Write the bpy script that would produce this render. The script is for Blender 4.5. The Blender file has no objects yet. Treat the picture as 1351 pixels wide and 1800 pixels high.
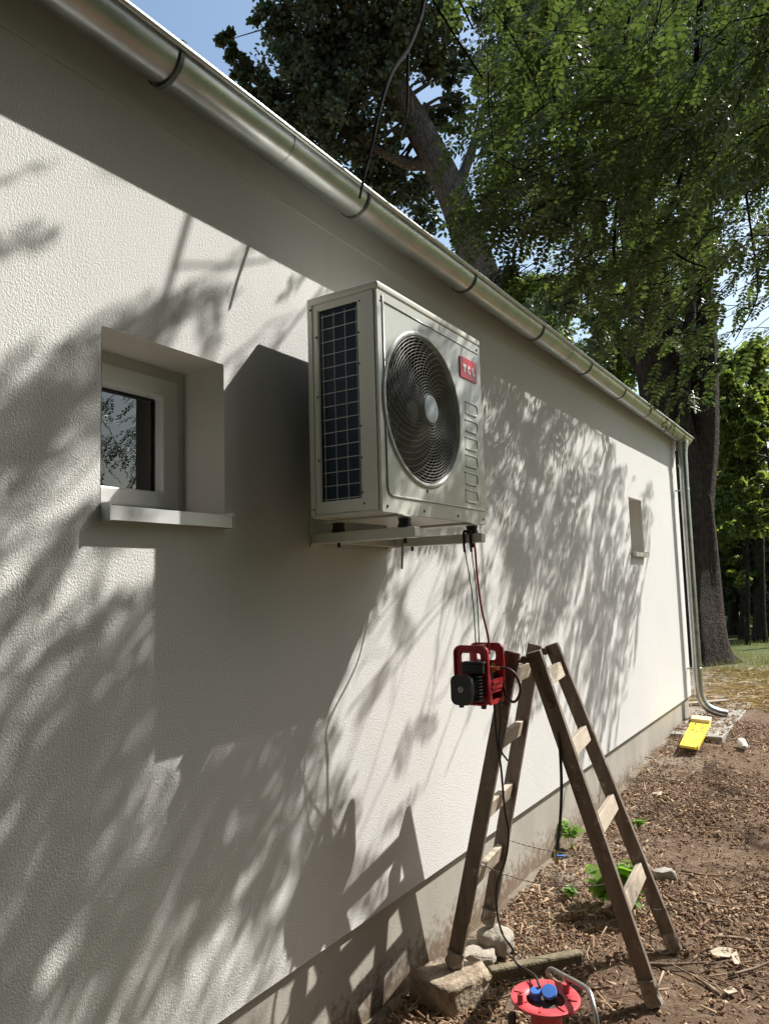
import bpy, bmesh, math, random
import numpy as np
from mathutils import Vector, Matrix

random.seed(7)
rng = np.random.default_rng(11)
scene = bpy.context.scene
COL = scene.collection

# ------------------------------------------------------------------ camera
PW, PH, FPX = 1351.0, 1800.0, 1318.0
YAW, PITCH, ROLL = math.radians(32.56), math.radians(5.66), math.radians(-1.66)
CAMZ = 1.65
FW = np.array([-math.sin(YAW) * math.cos(PITCH), math.cos(YAW) * math.cos(PITCH), math.sin(PITCH)])
R0 = np.array([math.cos(YAW), math.sin(YAW), 0.0])
U0 = np.cross(R0, FW)
RT = math.cos(ROLL) * R0 + math.sin(ROLL) * U0
UP = -math.sin(ROLL) * R0 + math.cos(ROLL) * U0
CAM = np.array([0.0, 0.0, CAMZ])
cam_data = bpy.data.cameras.new('camera')
cam = bpy.data.objects.new('camera', cam_data)
COL.objects.link(cam)
cam_data.sensor_fit = 'VERTICAL'
cam_data.sensor_height = 36.0
cam_data.lens = FPX / PH * 36.0
cam_data.clip_start = 0.05
cam_data.clip_end = 2000.0
cam.matrix_world = Matrix(((RT[0], UP[0], -FW[0], 0), (RT[1], UP[1], -FW[1], 0), (RT[2], UP[2], -FW[2], CAMZ), (0, 0, 0, 1)))
scene.camera = cam

# ------------------------------------------------------------------ sky, sun, exposure
SUN = np.array([1.0, 1.51, 1.81]); SUNT = SUN.copy(); SUN = SUN / np.linalg.norm(SUN)
world = bpy.data.worlds.new('World')
scene.world = world
world.use_nodes = True
wn = world.node_tree
sky = wn.nodes.new('ShaderNodeTexSky')
sky.sky_type = 'NISHITA'
sky.sun_disc = False
sky.sun_elevation = math.asin(SUN[2])
sky.sun_rotation = math.atan2(SUN[0], SUN[1])
sky.air_density = 1.6
sky.ozone_density = 2.5
sky.dust_density = 2.2
wn.nodes['Background'].inputs[1].default_value = 0.11
wn.links.new(sky.outputs[0], wn.nodes['Background'].inputs[0])
sl = bpy.data.lights.new('sun', 'SUN')
sl.energy = 5.0
sl.angle = math.radians(0.47)
sl.color = (1.0, 0.965, 0.905)
so = bpy.data.objects.new('sun', sl)
COL.objects.link(so)
so.rotation_euler = Vector(SUN).to_track_quat('Z', 'Y').to_euler()
so.location = (10, 15, 18)
scene.view_settings.view_transform = 'Standard'
scene.view_settings.look = 'None'
scene.view_settings.gamma = 1.0
scene.view_settings.use_curve_mapping = False
scene.view_settings.exposure = 0.65
scene.cycles.max_bounces = 7
scene.cycles.diffuse_bounces = 3
scene.cycles.glossy_bounces = 3
scene.cycles.transmission_bounces = 4

# ------------------------------------------------------------------ pixel -> world helpers
def ray(x, y):
    return FW * FPX + RT * (x - PW / 2) - UP * (y - PH / 2)
def onX(x, y, X):
    r = ray(x, y); return CAM + r * (X / r[0])
def onY(x, y, Y):
    r = ray(x, y); return CAM + r * (Y / r[1])
def onZ(x, y, Z):
    r = ray(x, y); return CAM + r * ((Z - CAMZ) / r[2])
def atd(x, y, d):
    return CAM + ray(x, y) * (d / FPX)
def project(P):
    v = np.asarray(P) - CAM
    z = v @ FW
    return np.stack([PW / 2 + FPX * (v @ RT) / z, PH / 2 - FPX * (v @ UP) / z, z], -1)
def inpoly(px, py, poly):
    px = np.asarray(px); py = np.asarray(py)
    ins = np.zeros(px.shape, bool)
    n = len(poly)
    for i in range(n):
        x1, y1 = poly[i]; x2, y2 = poly[(i + 1) % n]
        c = ((y1 > py) != (y2 > py)) & (px < (x2 - x1) * (py - y1) / ((y2 - y1) + 1e-12) + x1)
        ins ^= c
    return ins
def samp_poly(poly, n):
    P = np.array(poly, float); lo = P.min(0); hi = P.max(0); out = np.zeros((0, 2))
    while len(out) < n:
        q = lo + rng.random((n * 3, 2)) * (hi - lo)
        out = np.vstack([out, q[inpoly(q[:, 0], q[:, 1], poly)]])
    return out[:n]

# ------------------------------------------------------------------ object helpers
def obj(name, me, mat=None, parent=None, **props):
    o = bpy.data.objects.new(name, me)
    COL.objects.link(o)
    if mat is not None and me is not None and len(me.materials) == 0:
        me.materials.append(mat)
    if parent is not None:
        o.parent = parent
    for k, v in props.items():
        o[k] = v
    return o
def thing(name, label, cat, loc=(0, 0, 0), group=None):
    o = bpy.data.objects.new(name, None)
    COL.objects.link(o)
    o.location = loc
    o.empty_display_size = 0.1
    o['label'] = label; o['category'] = cat
    if group: o['group'] = group
    return o
def tag(o, label, cat, group=None):
    o['label'] = label; o['category'] = cat
    if group: o['group'] = group
    return o

class MB:
    """collects world-space vertices and faces; origin is subtracted at build"""
    def __init__(self):
        self.v = []; self.f = []
    def add(self, v, f):
        b = len(self.v)
        self.v.extend([tuple(map(float, q)) for q in v]); self.f.extend([tuple(b + i for i in q) for q in f])
        return self
    def box(self, lo, hi, M=None):
        x0, y0, z0 = lo; x1, y1, z1 = hi
        v = [(x0, y0, z0), (x1, y0, z0), (x1, y1, z0), (x0, y1, z0), (x0, y0, z1), (x1, y0, z1), (x1, y1, z1), (x0, y1, z1)]
        if M is not None: v = [tuple(M @ Vector(q)) for q in v]
        return self.add(v, [(0, 3, 2, 1), (4, 5, 6, 7), (0, 1, 5, 4), (1, 2, 6, 5), (2, 3, 7, 6), (3, 0, 4, 7)])
    def bar(self, a, b, w, h, side=(0, 1, 0)):
        a = np.array(a, float); b = np.array(b, float); d = b - a; d /= np.linalg.norm(d)
        s = np.array(side, float); s = s - d * (s @ d); s /= np.linalg.norm(s); t = np.cross(d, s)
        v = []
        for p in (a, b):
            for (i, j) in ((-1, -1), (1, -1), (1, 1), (-1, 1)):
                v.append(p + s * i * w / 2 + t * j * h / 2)
        return self.add(v, [(0, 3, 2, 1), (4, 5, 6, 7), (0, 1, 5, 4), (1, 2, 6, 5), (2, 3, 7, 6), (3, 0, 4, 7)])
    def tube(self, pts, rad, n=8, cap=True, jitter=None):
        pts = np.array(pts, float); m = len(pts)
        rad = np.full(m, rad) if np.isscalar(rad) else np.array(rad, float)
        tan = np.gradient(pts, axis=0); tan /= np.linalg.norm(tan, axis=1)[:, None] + 1e-12
        u = np.cross(tan[0], [0.3, 0.2, 1.0])
        if np.linalg.norm(u) < 1e-3: u = np.cross(tan[0], [1, 0, 0])
        u /= np.linalg.norm(u)
        v = []; ang = np.arange(n) * 2 * math.pi / n
        for i in range(m):
            u = u - tan[i] * (u @ tan[i]); u /= np.linalg.norm(u); w = np.cross(tan[i], u)
            for k, a in enumerate(ang):
                r = rad[i] * (1 if jitter is None else jitter(i / (m - 1), a))
                v.append(pts[i] + (u * math.cos(a) + w * math.sin(a)) * r)
        f = []
        for i in range(m - 1):
            for k in range(n):
                f.append((i * n + k, i * n + (k + 1) % n, (i + 1) * n + (k + 1) % n, (i + 1) * n + k))
        if cap:
            f.append(tuple(range(n))[::-1]); f.append(tuple((m - 1) * n + k for k in range(n)))
        return self.add(v, f)
    def lathe(self, prof, c, axis=(0, 0, 1), n=32, ref=(1, 0, 0)):
        """prof: list of (radius, height along axis)"""
        ax = np.array(axis, float); ax /= np.linalg.norm(ax)
        e1 = np.array(ref, float); e1 = e1 - ax * (e1 @ ax); e1 /= np.linalg.norm(e1); e2 = np.cross(ax, e1)
        c = np.array(c, float); v = []; f = []
        for (r, h) in prof:
            for k in range(n):
                a = 2 * math.pi * k / n
                v.append(c + ax * h + (e1 * math.cos(a) + e2 * math.sin(a)) * r)
        for i in range(len(prof) - 1):
            for k in range(n):
                f.append((i * n + k, i * n + (k + 1) % n, (i + 1) * n + (k + 1) % n, (i + 1) * n + k))
        return self.add(v, f)
    def plate(self, outer, holes, O, ex, ey, th):
        """flat sheet with holes; outline in (a, b), thickness th along ex x ey"""
        O = Vector(O); ex = Vector(ex); ey = Vector(ey); nz = ex.cross(ey).normalized()
        bm = bmesh.new()
        for loop in [outer] + list(holes):
            vs = [bm.verts.new(O + ex * a + ey * b) for a, b in loop]
            for i in range(len(vs)): bm.edges.new((vs[i], vs[(i + 1) % len(vs)]))
        bmesh.ops.triangle_fill(bm, use_beauty=True, use_dissolve=False, edges=bm.edges[:], normal=nz)
        bm.normal_update()
        for fc in bm.faces:
            if fc.normal.dot(nz) > 0: fc.normal_flip()
        r = bmesh.ops.extrude_face_region(bm, geom=bm.faces[:])
        for e in r['geom']:
            if isinstance(e, bmesh.types.BMVert): e.co += nz * th
        bmesh.ops.recalc_face_normals(bm, faces=bm.faces[:])
        bm.verts.index_update()
        self.add([tuple(q.co) for q in bm.verts], [tuple(q.index for q in fc.verts) for fc in bm.faces])
        bm.free(); return self
    def build(self, name, mat, parent=None, origin=None, smooth=False, bevel=0.0, seg=2, **props):
        og = np.array(parent.location if (origin is None and parent is not None) else (origin if origin is not None else (0, 0, 0)), float)
        if parent is not None and parent.parent is not None and origin is None:
            og = og + np.array(parent.parent.location)
        v = np.array(self.v, float) - og
        me = bpy.data.meshes.new(name)
        me.from_pydata([tuple(q) for q in v], [], self.f)
        bm = bmesh.new(); bm.from_mesh(me)
        bmesh.ops.recalc_face_normals(bm, faces=bm.faces[:])
        if bevel > 0:
            ed = [e for e in bm.edges if len(e.link_faces) == 2 and e.calc_face_angle(0) > 0.6]
            bmesh.ops.bevel(bm, geom=ed, offset=bevel, segments=seg, affect='EDGES', profile=0.5, clamp_overlap=True)
        bm.to_mesh(me); bm.free()
        if smooth:
            me.polygons.foreach_set('use_smooth', [True] * len(me.polygons))
            if smooth != 'all':
                me.set_sharp_from_angle(angle=math.radians(38))
        o = obj(name, me, mat, parent, **props)
        if parent is None: o.location = og
        return o

def rrect(x0, y0, x1, y1, r, n=5):
    out = []
    for (cx, cy, a0) in ((x1 - r, y1 - r, 0), (x0 + r, y1 - r, 90), (x0 + r, y0 + r, 180), (x1 - r, y0 + r, 270)):
        for k in range(n + 1):
            a = math.radians(a0 + 90 * k / n); out.append((cx + r * math.cos(a), cy + r * math.sin(a)))
    return out
def smooth_path(pts, n=40):
    P = np.array(pts, float); m = len(P)
    Q = np.vstack([2 * P[0] - P[1], P, 2 * P[-1] - P[-2]])
    out = []
    for t in np.linspace(0, m - 1 - 1e-6, n):
        i = int(t); u = t - i; a, b, c, d = Q[i], Q[i + 1], Q[i + 2], Q[i + 3]
        out.append(0.5 * ((2 * b) + (-a + c) * u + (2 * a - 5 * b + 4 * c - d) * u * u + (-a + 3 * b - 3 * c + d) * u ** 3))
    return np.array(out)
def np_mesh(name, V, quads=None, tris=None):
    me = bpy.data.meshes.new(name)
    nv = len(V); me.vertices.add(nv); me.vertices.foreach_set('co', np.asarray(V, np.float32).ravel())
    loops = []; starts = []; tot = 0
    if quads is not None and len(quads):
        loops.append(np.asarray(quads, np.int32).ravel()); starts.append(np.arange(len(quads)) * 4); tot = len(quads) * 4
    if tris is not None and len(tris):
        loops.append(np.asarray(tris, np.int32).ravel()); starts.append(tot + np.arange(len(tris)) * 3)
    L = np.concatenate(loops); S = np.concatenate(starts)
    me.loops.add(len(L)); me.loops.foreach_set('vertex_index', L.astype(np.int32))
    me.polygons.add(len(S)); me.polygons.foreach_set('loop_start', S.astype(np.int32))
    me.update(calc_edges=True); me.validate()
    return me

# ------------------------------------------------------------------ materials
def mat(name, col=(.5, .5, .5), rough=.6, metal=0.0, spec=.5):
    m = bpy.data.materials.new(name); m.use_nodes = True
    b = m.node_tree.nodes['Principled BSDF']
    b.inputs['Base Color'].default_value = (*col, 1); b.inputs['Roughness'].default_value = rough
    b.inputs['Metallic'].default_value = metal; b.inputs['Specular IOR Level'].default_value = spec
    return m, m.node_tree, b
def N(t, typ, **kw):
    n = t.nodes.new(typ)
    for k, v in kw.items(): setattr(n, k, v)
    return n
def noise(t, scale, detail=4, rough=.55, dist=0.0, vec=None, stretch=None):
    n = N(t, 'ShaderNodeTexNoise'); n.inputs['Scale'].default_value = scale; n.inputs['Detail'].default_value = detail
    n.inputs['Roughness'].default_value = rough; n.inputs['Distortion'].default_value = dist
    if vec is None:
        vec = N(t, 'ShaderNodeTexCoord').outputs['Object']
    if stretch is not None:
        mp = N(t, 'ShaderNodeMapping'); mp.inputs['Scale'].default_value = stretch; t.links.new(vec, mp.inputs[0]); vec = mp.outputs[0]
    t.links.new(vec, n.inputs['Vector'])
    return n
def ramp(t, src, stops):
    r = N(t, 'ShaderNodeValToRGB'); e = r.color_ramp.elements
    while len(e) < len(stops): e.new(.5)
    for i, (p, c) in enumerate(stops):
        e[i].position = p; e[i].color = (*c, 1) if len(c) == 3 else c
    t.links.new(src, r.inputs[0]); return r
def bump(t, b, src, strength, dist, prev=None):
    n = N(t, 'ShaderNodeBump'); n.inputs['Strength'].default_value = strength; n.inputs['Distance'].default_value = dist
    t.links.new(src, n.inputs['Height'])
    if prev is not None: t.links.new(prev.outputs[0], n.inputs['Normal'])
    t.links.new(n.outputs[0], b.inputs['Normal']); return n
def noisy(name, c1, c2, scale=8, rough=.6, metal=0, bs=.0, bscale=60, bd=.002, detail=4, stretch=None, spec=.5, lo=.3, hi=.7):
    m, t, b = mat(name, c1, rough, metal, spec)
    n = noise(t, scale, detail, stretch=stretch); r = ramp(t, n.outputs[0], [(lo, c1), (hi, c2)])
    t.links.new(r.outputs[0], b.inputs['Base Color'])
    if bs > 0:
        n2 = noise(t, bscale, 3, stretch=stretch); bump(t, b, n2.outputs[0], bs, bd)
    return m

def make_stucco():
    m, t, b = mat('stucco', (.68, .66, .62), .9, 0, .2)
    n = noise(t, .9, 3); n3 = noise(t, 7, 7, .72, .3, stretch=(1, 1, .13))
    mx = N(t, 'ShaderNodeMix', data_type='RGBA'); mx.inputs[0].default_value = .25
    r = ramp(t, n.outputs[0], [(.3, (.655, .65, .63)), (.7, (.695, .69, .672))])
    r3 = ramp(t, n3.outputs[0], [(.25, (.60, .592, .565)), (.75, (.735, .73, .715))])
    t.links.new(r.outputs[0], mx.inputs[6]); t.links.new(r3.outputs[0], mx.inputs[7])
    t.links.new(mx.outputs[2], b.inputs['Base Color'])
    g = noise(t, 150, 2, .5, .7); v = N(t, 'ShaderNodeTexVoronoi'); v.inputs['Scale'].default_value = 260
    t.links.new(N(t, 'ShaderNodeTexCoord').outputs['Object'], v.inputs['Vector'])
    ad = N(t, 'ShaderNodeMath', operation='MULTIPLY_ADD'); ad.inputs[1].default_value = .35
    t.links.new(v.outputs[0], ad.inputs[0]); t.links.new(g.outputs[0], ad.inputs[2])
    w = noise(t, 4.5, 3)
    b1 = bump(t, b, w.outputs[0], .10, .012)
    bump(t, b, ad.outputs[0], .75, .0030, b1)
    return m
STUCCO = make_stucco()
STUCCO_SM = noisy('smooth_render', (.72, .69, .635), (.76, .73, .675), 5, .85, bs=.3, bscale=220, bd=.0015)
def make_plinth():
    m, t, b = mat('plinth_render', (.4, .37, .32), .9, 0, .2)
    n = noise(t, 3.2, 6, .65, stretch=(1, 1, .35)); r = ramp(t, n.outputs[0], [(.3, (.34, .315, .27)), (.7, (.45, .42, .37))])
    sp = N(t, 'ShaderNodeSeparateXYZ'); t.links.new(N(t, 'ShaderNodeTexCoord').outputs['Object'], sp.inputs[0])
    mr = N(t, 'ShaderNodeMapRange'); mr.inputs[1].default_value = .20; mr.inputs[2].default_value = -.02; t.links.new(sp.outputs[2], mr.inputs[0])
    n2 = noise(t, 28, 6, .75); ad = N(t, 'ShaderNodeMath', operation='MULTIPLY_ADD'); ad.inputs[1].default_value = .36; t.links.new(mr.outputs[0], ad.inputs[0]); t.links.new(n2.outputs[0], ad.inputs[2])
    rr = ramp(t, ad.outputs[0], [(.62, (0, 0, 0)), (.82, (1, 1, 1))])
    mx = N(t, 'ShaderNodeMix', data_type='RGBA'); mx.inputs[7].default_value = (.20, .15, .105, 1); t.links.new(rr.outputs[0], mx.inputs[0]); t.links.new(r.outputs[0], mx.inputs[6])
    t.links.new(mx.outputs[2], b.inputs['Base Color'])
    bump(t, b, noise(t, 130, 3).outputs[0], .5, .003)
    return m
PLINTH = make_plinth()
EAVES_SHADE = noisy('eaves_shade_render', (.60, .595, .57), (.65, .645, .62), 4, .8, bs=.25, bscale=120, bd=.002)  # stucco tone greyed for the shading below the gutter; eaves board shares it

def make_zinc(name, c1, c2, rough):
    m, t, b = mat(name, c1, rough, 1.0)
    n = noise(t, 7, 5, .6); r = ramp(t, n.outputs[0], [(.3, c1), (.7, c2)])
    t.links.new(r.outputs[0], b.inputs['Base Color'])
    n2 = noise(t, 30, 4, stretch=(1, .12, 1)); rr = ramp(t, n2.outputs[0], [(.3, (rough - .07,) * 3), (.7, (rough + .12,) * 3)])
    t.links.new(rr.outputs[0], b.inputs['Roughness'])
    n3 = noise(t, 1.6, 2); bump(t, b, n3.outputs[0], .12, .01)
    return m
ZINC = make_zinc('galvanised_steel', (.44, .47, .46), (.58, .60, .59), .33)
ZINC_DARK = noisy('bracket_steel', (.10, .11, .11), (.20, .21, .2), 20, .5, .8)
PVC = noisy('white_pvc', (.78, .77, .73), (.82, .81, .78), 2, .35)
SILL = noisy('sill_aluminium', (.62, .63, .64), (.70, .70, .70), 12, .4, .35)
ACW = noisy('cream_sheet_metal', (.63, .62, .55), (.68, .67, .61), 3, .33, 0, bs=.08, bscale=5, bd=.01)
ACF_SHADED = noisy('shaded_glossy_metal', (.50, .52, .475), (.55, .565, .52), 3, .24, 0, bs=.1, bscale=4, bd=.01, spec=.6)  # cream metal darkened to grey-green: shade and reflections on the front painted in
def make_coil():
    m, t, b = mat('coil_fins', (.02, .028, .045), .45, .4)
    w = N(t, 'ShaderNodeTexWave', bands_direction='Z'); w.inputs['Scale'].default_value = 90; w.inputs['Distortion'].default_value = .4
    t.links.new(N(t, 'ShaderNodeTexCoord').outputs['Object'], w.inputs['Vector'])
    r = ramp(t, w.outputs[0], [(.2, (.008, .014, .028)), (.9, (.045, .07, .12))]); t.links.new(r.outputs[0], b.inputs['Base Color'])
    bump(t, b, w.outputs[0], .5, .003); return m
COIL = make_coil()
BLACKP = noisy('black_plastic', (.012, .012, .014), (.03, .03, .032), 25, .5)
RUBBER = noisy('black_rubber', (.015, .015, .015), (.035, .034, .033), 30, .75)
WIREW = noisy('pale_wire', (.50, .52, .50), (.62, .63, .60), 30, .4)
GRILLE = noisy('grille_wire', (.30, .31, .28), (.46, .46, .42), 20, .4)
HUB = noisy('hub_plastic', (.40, .47, .50), (.46, .53, .55), 5, .45)
FANB = noisy('fan_blade', (.05, .05, .05), (.09, .09, .085), 6, .5)
REDB = noisy('badge_red', (.60, .012, .03), (.68, .02, .04), 6, .35)
WHITEP = noisy('white_print', (.80, .80, .80), (.85, .85, .85), 6, .4)
REDP = noisy('red_paint', (.30, .010, .018), (.42, .022, .03), 9, .42, bs=.1, bscale=90, bd=.001)
REELR = noisy('reel_red_plastic', (.48, .045, .06), (.62, .10, .11), 14, .45, bs=.1, bscale=60, bd=.001)
BLUEP = noisy('blue_plastic', (.05, .17, .55), (.08, .23, .65), 10, .4)
STEELT = noisy('handle_steel', (.36, .34, .32), (.50, .48, .46), 25, .38, .9)
CABLE = noisy('black_cable', (.018, .017, .016), (.04, .036, .032), 30, .6)
REDHOSE = noisy('red_hose', (.42, .02, .03), (.5, .04, .05), 20, .4)
GREENR = noisy('green_cord', (.02, .16, .11), (.03, .23, .15), 60, .7)
YELLOW = noisy('yellow_paint', (.78, .56, .03), (.82, .62, .06), 3, .5)
CREAMW = noisy('pale_board_end', (.62, .52, .30), (.70, .60, .38), 6, .7)
BRASS = noisy('brass', (.42, .33, .14), (.55, .43, .2), 20, .35, .9)

def make_wood(name, dark, lite, along=2, wear=.5, blot=None):
    m, t, b = mat(name, dark, .75)
    sc = [26, 26, 26]; sc[along] = 2.2
    n = noise(t, 1.0, 6, .65, .6, stretch=tuple(sc)); r = ramp(t, n.outputs[0], [(.28, dark), (.72, lite)])
    src = r.outputs[0]
    if blot is not None:
        n2 = noise(t, 16, 5, .7); rr = ramp(t, n2.outputs[0], [(wear, (0, 0, 0)), (wear + .1, (1, 1, 1))])
        mx = N(t, 'ShaderNodeMix', data_type='RGBA'); mx.inputs[7].default_value = (*blot, 1)
        t.links.new(rr.outputs[0], mx.inputs[0]); t.links.new(src, mx.inputs[6]); src = mx.outputs[2]
    t.links.new(src, b.inputs['Base Color']); bump(t, b, n.outputs[0], .5, .004)
    return m
RAILW = make_wood('weathered_rail_wood', (.095, .072, .055), (.235, .185, .14), 2, .57, (.32, .275, .225))
RUNGW = make_wood('worn_rung_wood', (.33, .27, .20), (.52, .45, .36), 1, .6, (.16, .11, .07))
PLANKW = make_wood('old_plank_wood', (.24, .20, .15), (.40, .34, .27), 0)
STICKW = make_wood('dry_stick_wood', (.12, .08, .05), (.36, .27, .18), 2)
def make_bark(name, a, b2, c, scale=5):
    m, t, b = mat(name, a, .9, 0, .2)
    v = N(t, 'ShaderNodeTexVoronoi', feature='DISTANCE_TO_EDGE'); mp = N(t, 'ShaderNodeMapping'); mp.inputs['Scale'].default_value = (scale, scale, scale * .13)
    nn = noise(t, 3, 4); tc = N(t, 'ShaderNodeTexCoord')
    mix = N(t, 'ShaderNodeMix', data_type='RGBA'); mix.inputs[0].default_value = .3
    t.links.new(tc.outputs['Object'], mix.inputs[6]); t.links.new(nn.outputs[1], mix.inputs[7])
    t.links.new(mix.outputs[2], mp.inputs[0]); t.links.new(mp.outputs[0], v.inputs['Vector'])
    n = noise(t, 18, 6, .7, stretch=(1, 1, .4))
    r = ramp(t, n.outputs[0], [(.25, a), (.55, b2), (.8, c)])
    t.links.new(r.outputs[0], b.inputs['Base Color'])
    rv = ramp(t, v.outputs[0], [(0, (0, 0, 0)), (.25, (1, 1, 1))])
    b1 = bump(t, b, rv.outputs[0], .9, .05); bump(t, b, n.outputs[0], .6, .02, b1)
    return m
BARK = make_bark('furrowed_bark', (.028, .021, .016), (.062, .048, .037), (.12, .098, .075), 7)
BARK2 = make_bark('grey_bark', (.11, .095, .08), (.20, .175, .15), (.30, .27, .235), 5)
TWIGM = noisy('backlit_dark_twig', (.006, .005, .004), (.016, .013, .010), 20, .95, spec=.1)  # near-black so the backlit look of the twigs sits in the colour
def make_leaf(name, a, b2, c, trans=.45, gloss=.35, tcol=None):
    m, t, b = mat(name, a, gloss, 0, .5)
    g = N(t, 'ShaderNodeNewGeometry'); n = noise(t, .9, 2)
    ad = N(t, 'ShaderNodeMath', operation='MULTIPLY_ADD'); ad.inputs[1].default_value = .6
    sb = N(t, 'ShaderNodeMath', operation='MULTIPLY'); sb.inputs[1].default_value = .45
    t.links.new(n.outputs[0], sb.inputs[0]); t.links.new(g.outputs['Random Per Island'], ad.inputs[0]); t.links.new(sb.outputs[0], ad.inputs[2])
    r = ramp(t, ad.outputs[0], [(.15, a), (.5, b2), (.9, c)])
    t.links.new(r.outputs[0], b.inputs['Base Color'])
    tr = N(t, 'ShaderNodeBsdfTranslucent'); mx = N(t, 'ShaderNodeMixShader'); mx.inputs[0].default_value = trans
    mu = N(t, 'ShaderNodeMix', data_type='RGBA', blend_type='MULTIPLY'); mu.inputs[0].default_value = 1
    mu.inputs[7].default_value = (*(tcol or (1.5, 2.1, .55)), 1)
    t.links.new(r.outputs[0], mu.inputs[6]); t.links.new(mu.outputs[2], tr.inputs[0])
    t.links.new(b.outputs[0], mx.inputs[1]); t.links.new(tr.outputs[0], mx.inputs[2])
    t.links.new(mx.outputs[0], t.nodes['Material Output'].inputs[0])
    return m
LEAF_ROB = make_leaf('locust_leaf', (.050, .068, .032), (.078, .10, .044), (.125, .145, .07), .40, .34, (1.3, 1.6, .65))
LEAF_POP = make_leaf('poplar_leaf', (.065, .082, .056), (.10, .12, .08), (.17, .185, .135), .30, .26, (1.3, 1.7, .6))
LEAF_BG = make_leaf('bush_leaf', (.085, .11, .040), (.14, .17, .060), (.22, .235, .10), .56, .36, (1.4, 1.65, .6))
LEAF_WEED = make_leaf('weed_leaf', (.12, .20, .035), (.17, .26, .05), (.22, .31, .07), .45, .4)
GRASSM = make_leaf('grass_blade', (.10, .12, .035), (.17, .17, .06), (.30, .25, .12), .35, .5, (1.3, 1.5, .6))
STRAWM = make_leaf('straw', (.26, .18, .08), (.36, .26, .12), (.46, .36, .19), .2, .6, (1.2, 1.1, .7))

def make_ground():
    m, t, b = mat('bare_soil', (.12, .09, .06), .95, 0, .15)
    tc = N(t, 'ShaderNodeTexCoord')
    n1 = noise(t, 1.6, 6, .65); n2 = noise(t, 24, 6, .7)
    r1 = ramp(t, n1.outputs[0], [(.3, (.11, .068, .042)), (.55, (.18, .122, .08)), (.75, (.28, .215, .155))])
    r2 = ramp(t, n2.outputs[0], [(.3, (.08, .05, .032)), (.5, (.19, .13, .088)), (.72, (.36, .29, .21))])
    mx = N(t, 'ShaderNodeMix', data_type='RGBA'); mx.inputs[0].default_value = .6
    t.links.new(r1.outputs[0], mx.inputs[6]); t.links.new(r2.outputs[0], mx.inputs[7])
    sp = N(t, 'ShaderNodeSeparateXYZ'); t.links.new(tc.outputs['Object'], sp.inputs[0])
    # pale sandy strip along the plinth
    mr = N(t, 'ShaderNodeMapRange'); mr.inputs[1].default_value = -1.15; mr.inputs[2].default_value = -1.62
    t.links.new(sp.outputs[0], mr.inputs[0])
    nm = noise(t, 3.5, 4); mm = N(t, 'ShaderNodeMath', operation='MULTIPLY'); rn = ramp(t, nm.outputs[0], [(.35, (0, 0, 0)), (.6, (1, 1, 1))])
    t.links.new(mr.outputs[0], mm.inputs[0]); t.links.new(rn.outputs[0], mm.inputs[1])
    mx2 = N(t, 'ShaderNodeMix', data_type='RGBA'); mx2.inputs[7].default_value = (.33, .29, .235, 1)
    t.links.new(mm.outputs[0], mx2.inputs[0]); t.links.new(mx.outputs[2], mx2.inputs[6])
    # grass tint far away; unseen yard also made dark green to cut bounce light
    yd = N(t, 'ShaderNodeMapRange'); yd.inputs[1].default_value = 1.3; yd.inputs[2].default_value = 2.4; t.links.new(sp.outputs[0], yd.inputs[0])
    mxy = N(t, 'ShaderNodeMix', data_type='RGBA'); mxy.inputs[7].default_value = (.055, .07, .028, 1); t.links.new(yd.outputs[0], mxy.inputs[0]); t.links.new(mx2.outputs[2], mxy.inputs[6]); mx2 = mxy
    yb_ = N(t, 'ShaderNodeMapRange'); yb_.inputs[1].default_value = 1.9; yb_.inputs[2].default_value = 1.0; t.links.new(sp.outputs[1], yb_.inputs[0])
    mxb = N(t, 'ShaderNodeMix', data_type='RGBA'); mxb.inputs[7].default_value = (.055, .07, .028, 1); t.links.new(yb_.outputs[0], mxb.inputs[0]); t.links.new(mx2.outputs[2], mxb.inputs[6]); mx2 = mxb
    mr2 = N(t, 'ShaderNodeMapRange'); mr2.inputs[1].default_value = 11.5; mr2.inputs[2].default_value = 17
    t.links.new(sp.outputs[1], mr2.inputs[0])
    mx3 = N(t, 'ShaderNodeMix', data_type='RGBA'); mx3.inputs[7].default_value = (.10, .12, .04, 1)
    t.links.new(mr2.outputs[0], mx3.inputs[0]); t.links.new(mx2.outputs[2], mx3.inputs[6])
    t.links.new(mx3.outputs[2], b.inputs['Base Color'])
    n5 = noise(t, 55, 6, .75); b1 = bump(t, b, n1.outputs[0], .5, .05); bump(t, b, n5.outputs[0], .9, .02, b1)
    return m
SOIL = make_ground()
CONC = noisy('grey_concrete', (.26, .245, .22), (.38, .36, .32), 7, .9, bs=.5, bscale=70, bd=.004)
BRICKM = noisy('pale_block', (.22, .17, .12), (.44, .36, .26), 22, .95, bs=.9, bscale=45, bd=.012, detail=8)
STONEM = noisy('rough_stone', (.26, .23, .19), (.46, .41, .34), 12, .92, bs=.8, bscale=40, bd=.012)
ROOFT = noisy('roof_tile', (.20, .085, .05), (.28, .13, .08), 12, .8, bs=.4, bscale=40, bd=.004)
ROOM = noisy('room_plaster', (.30, .27, .24), (.34, .31, .27), 3, .9)
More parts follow.
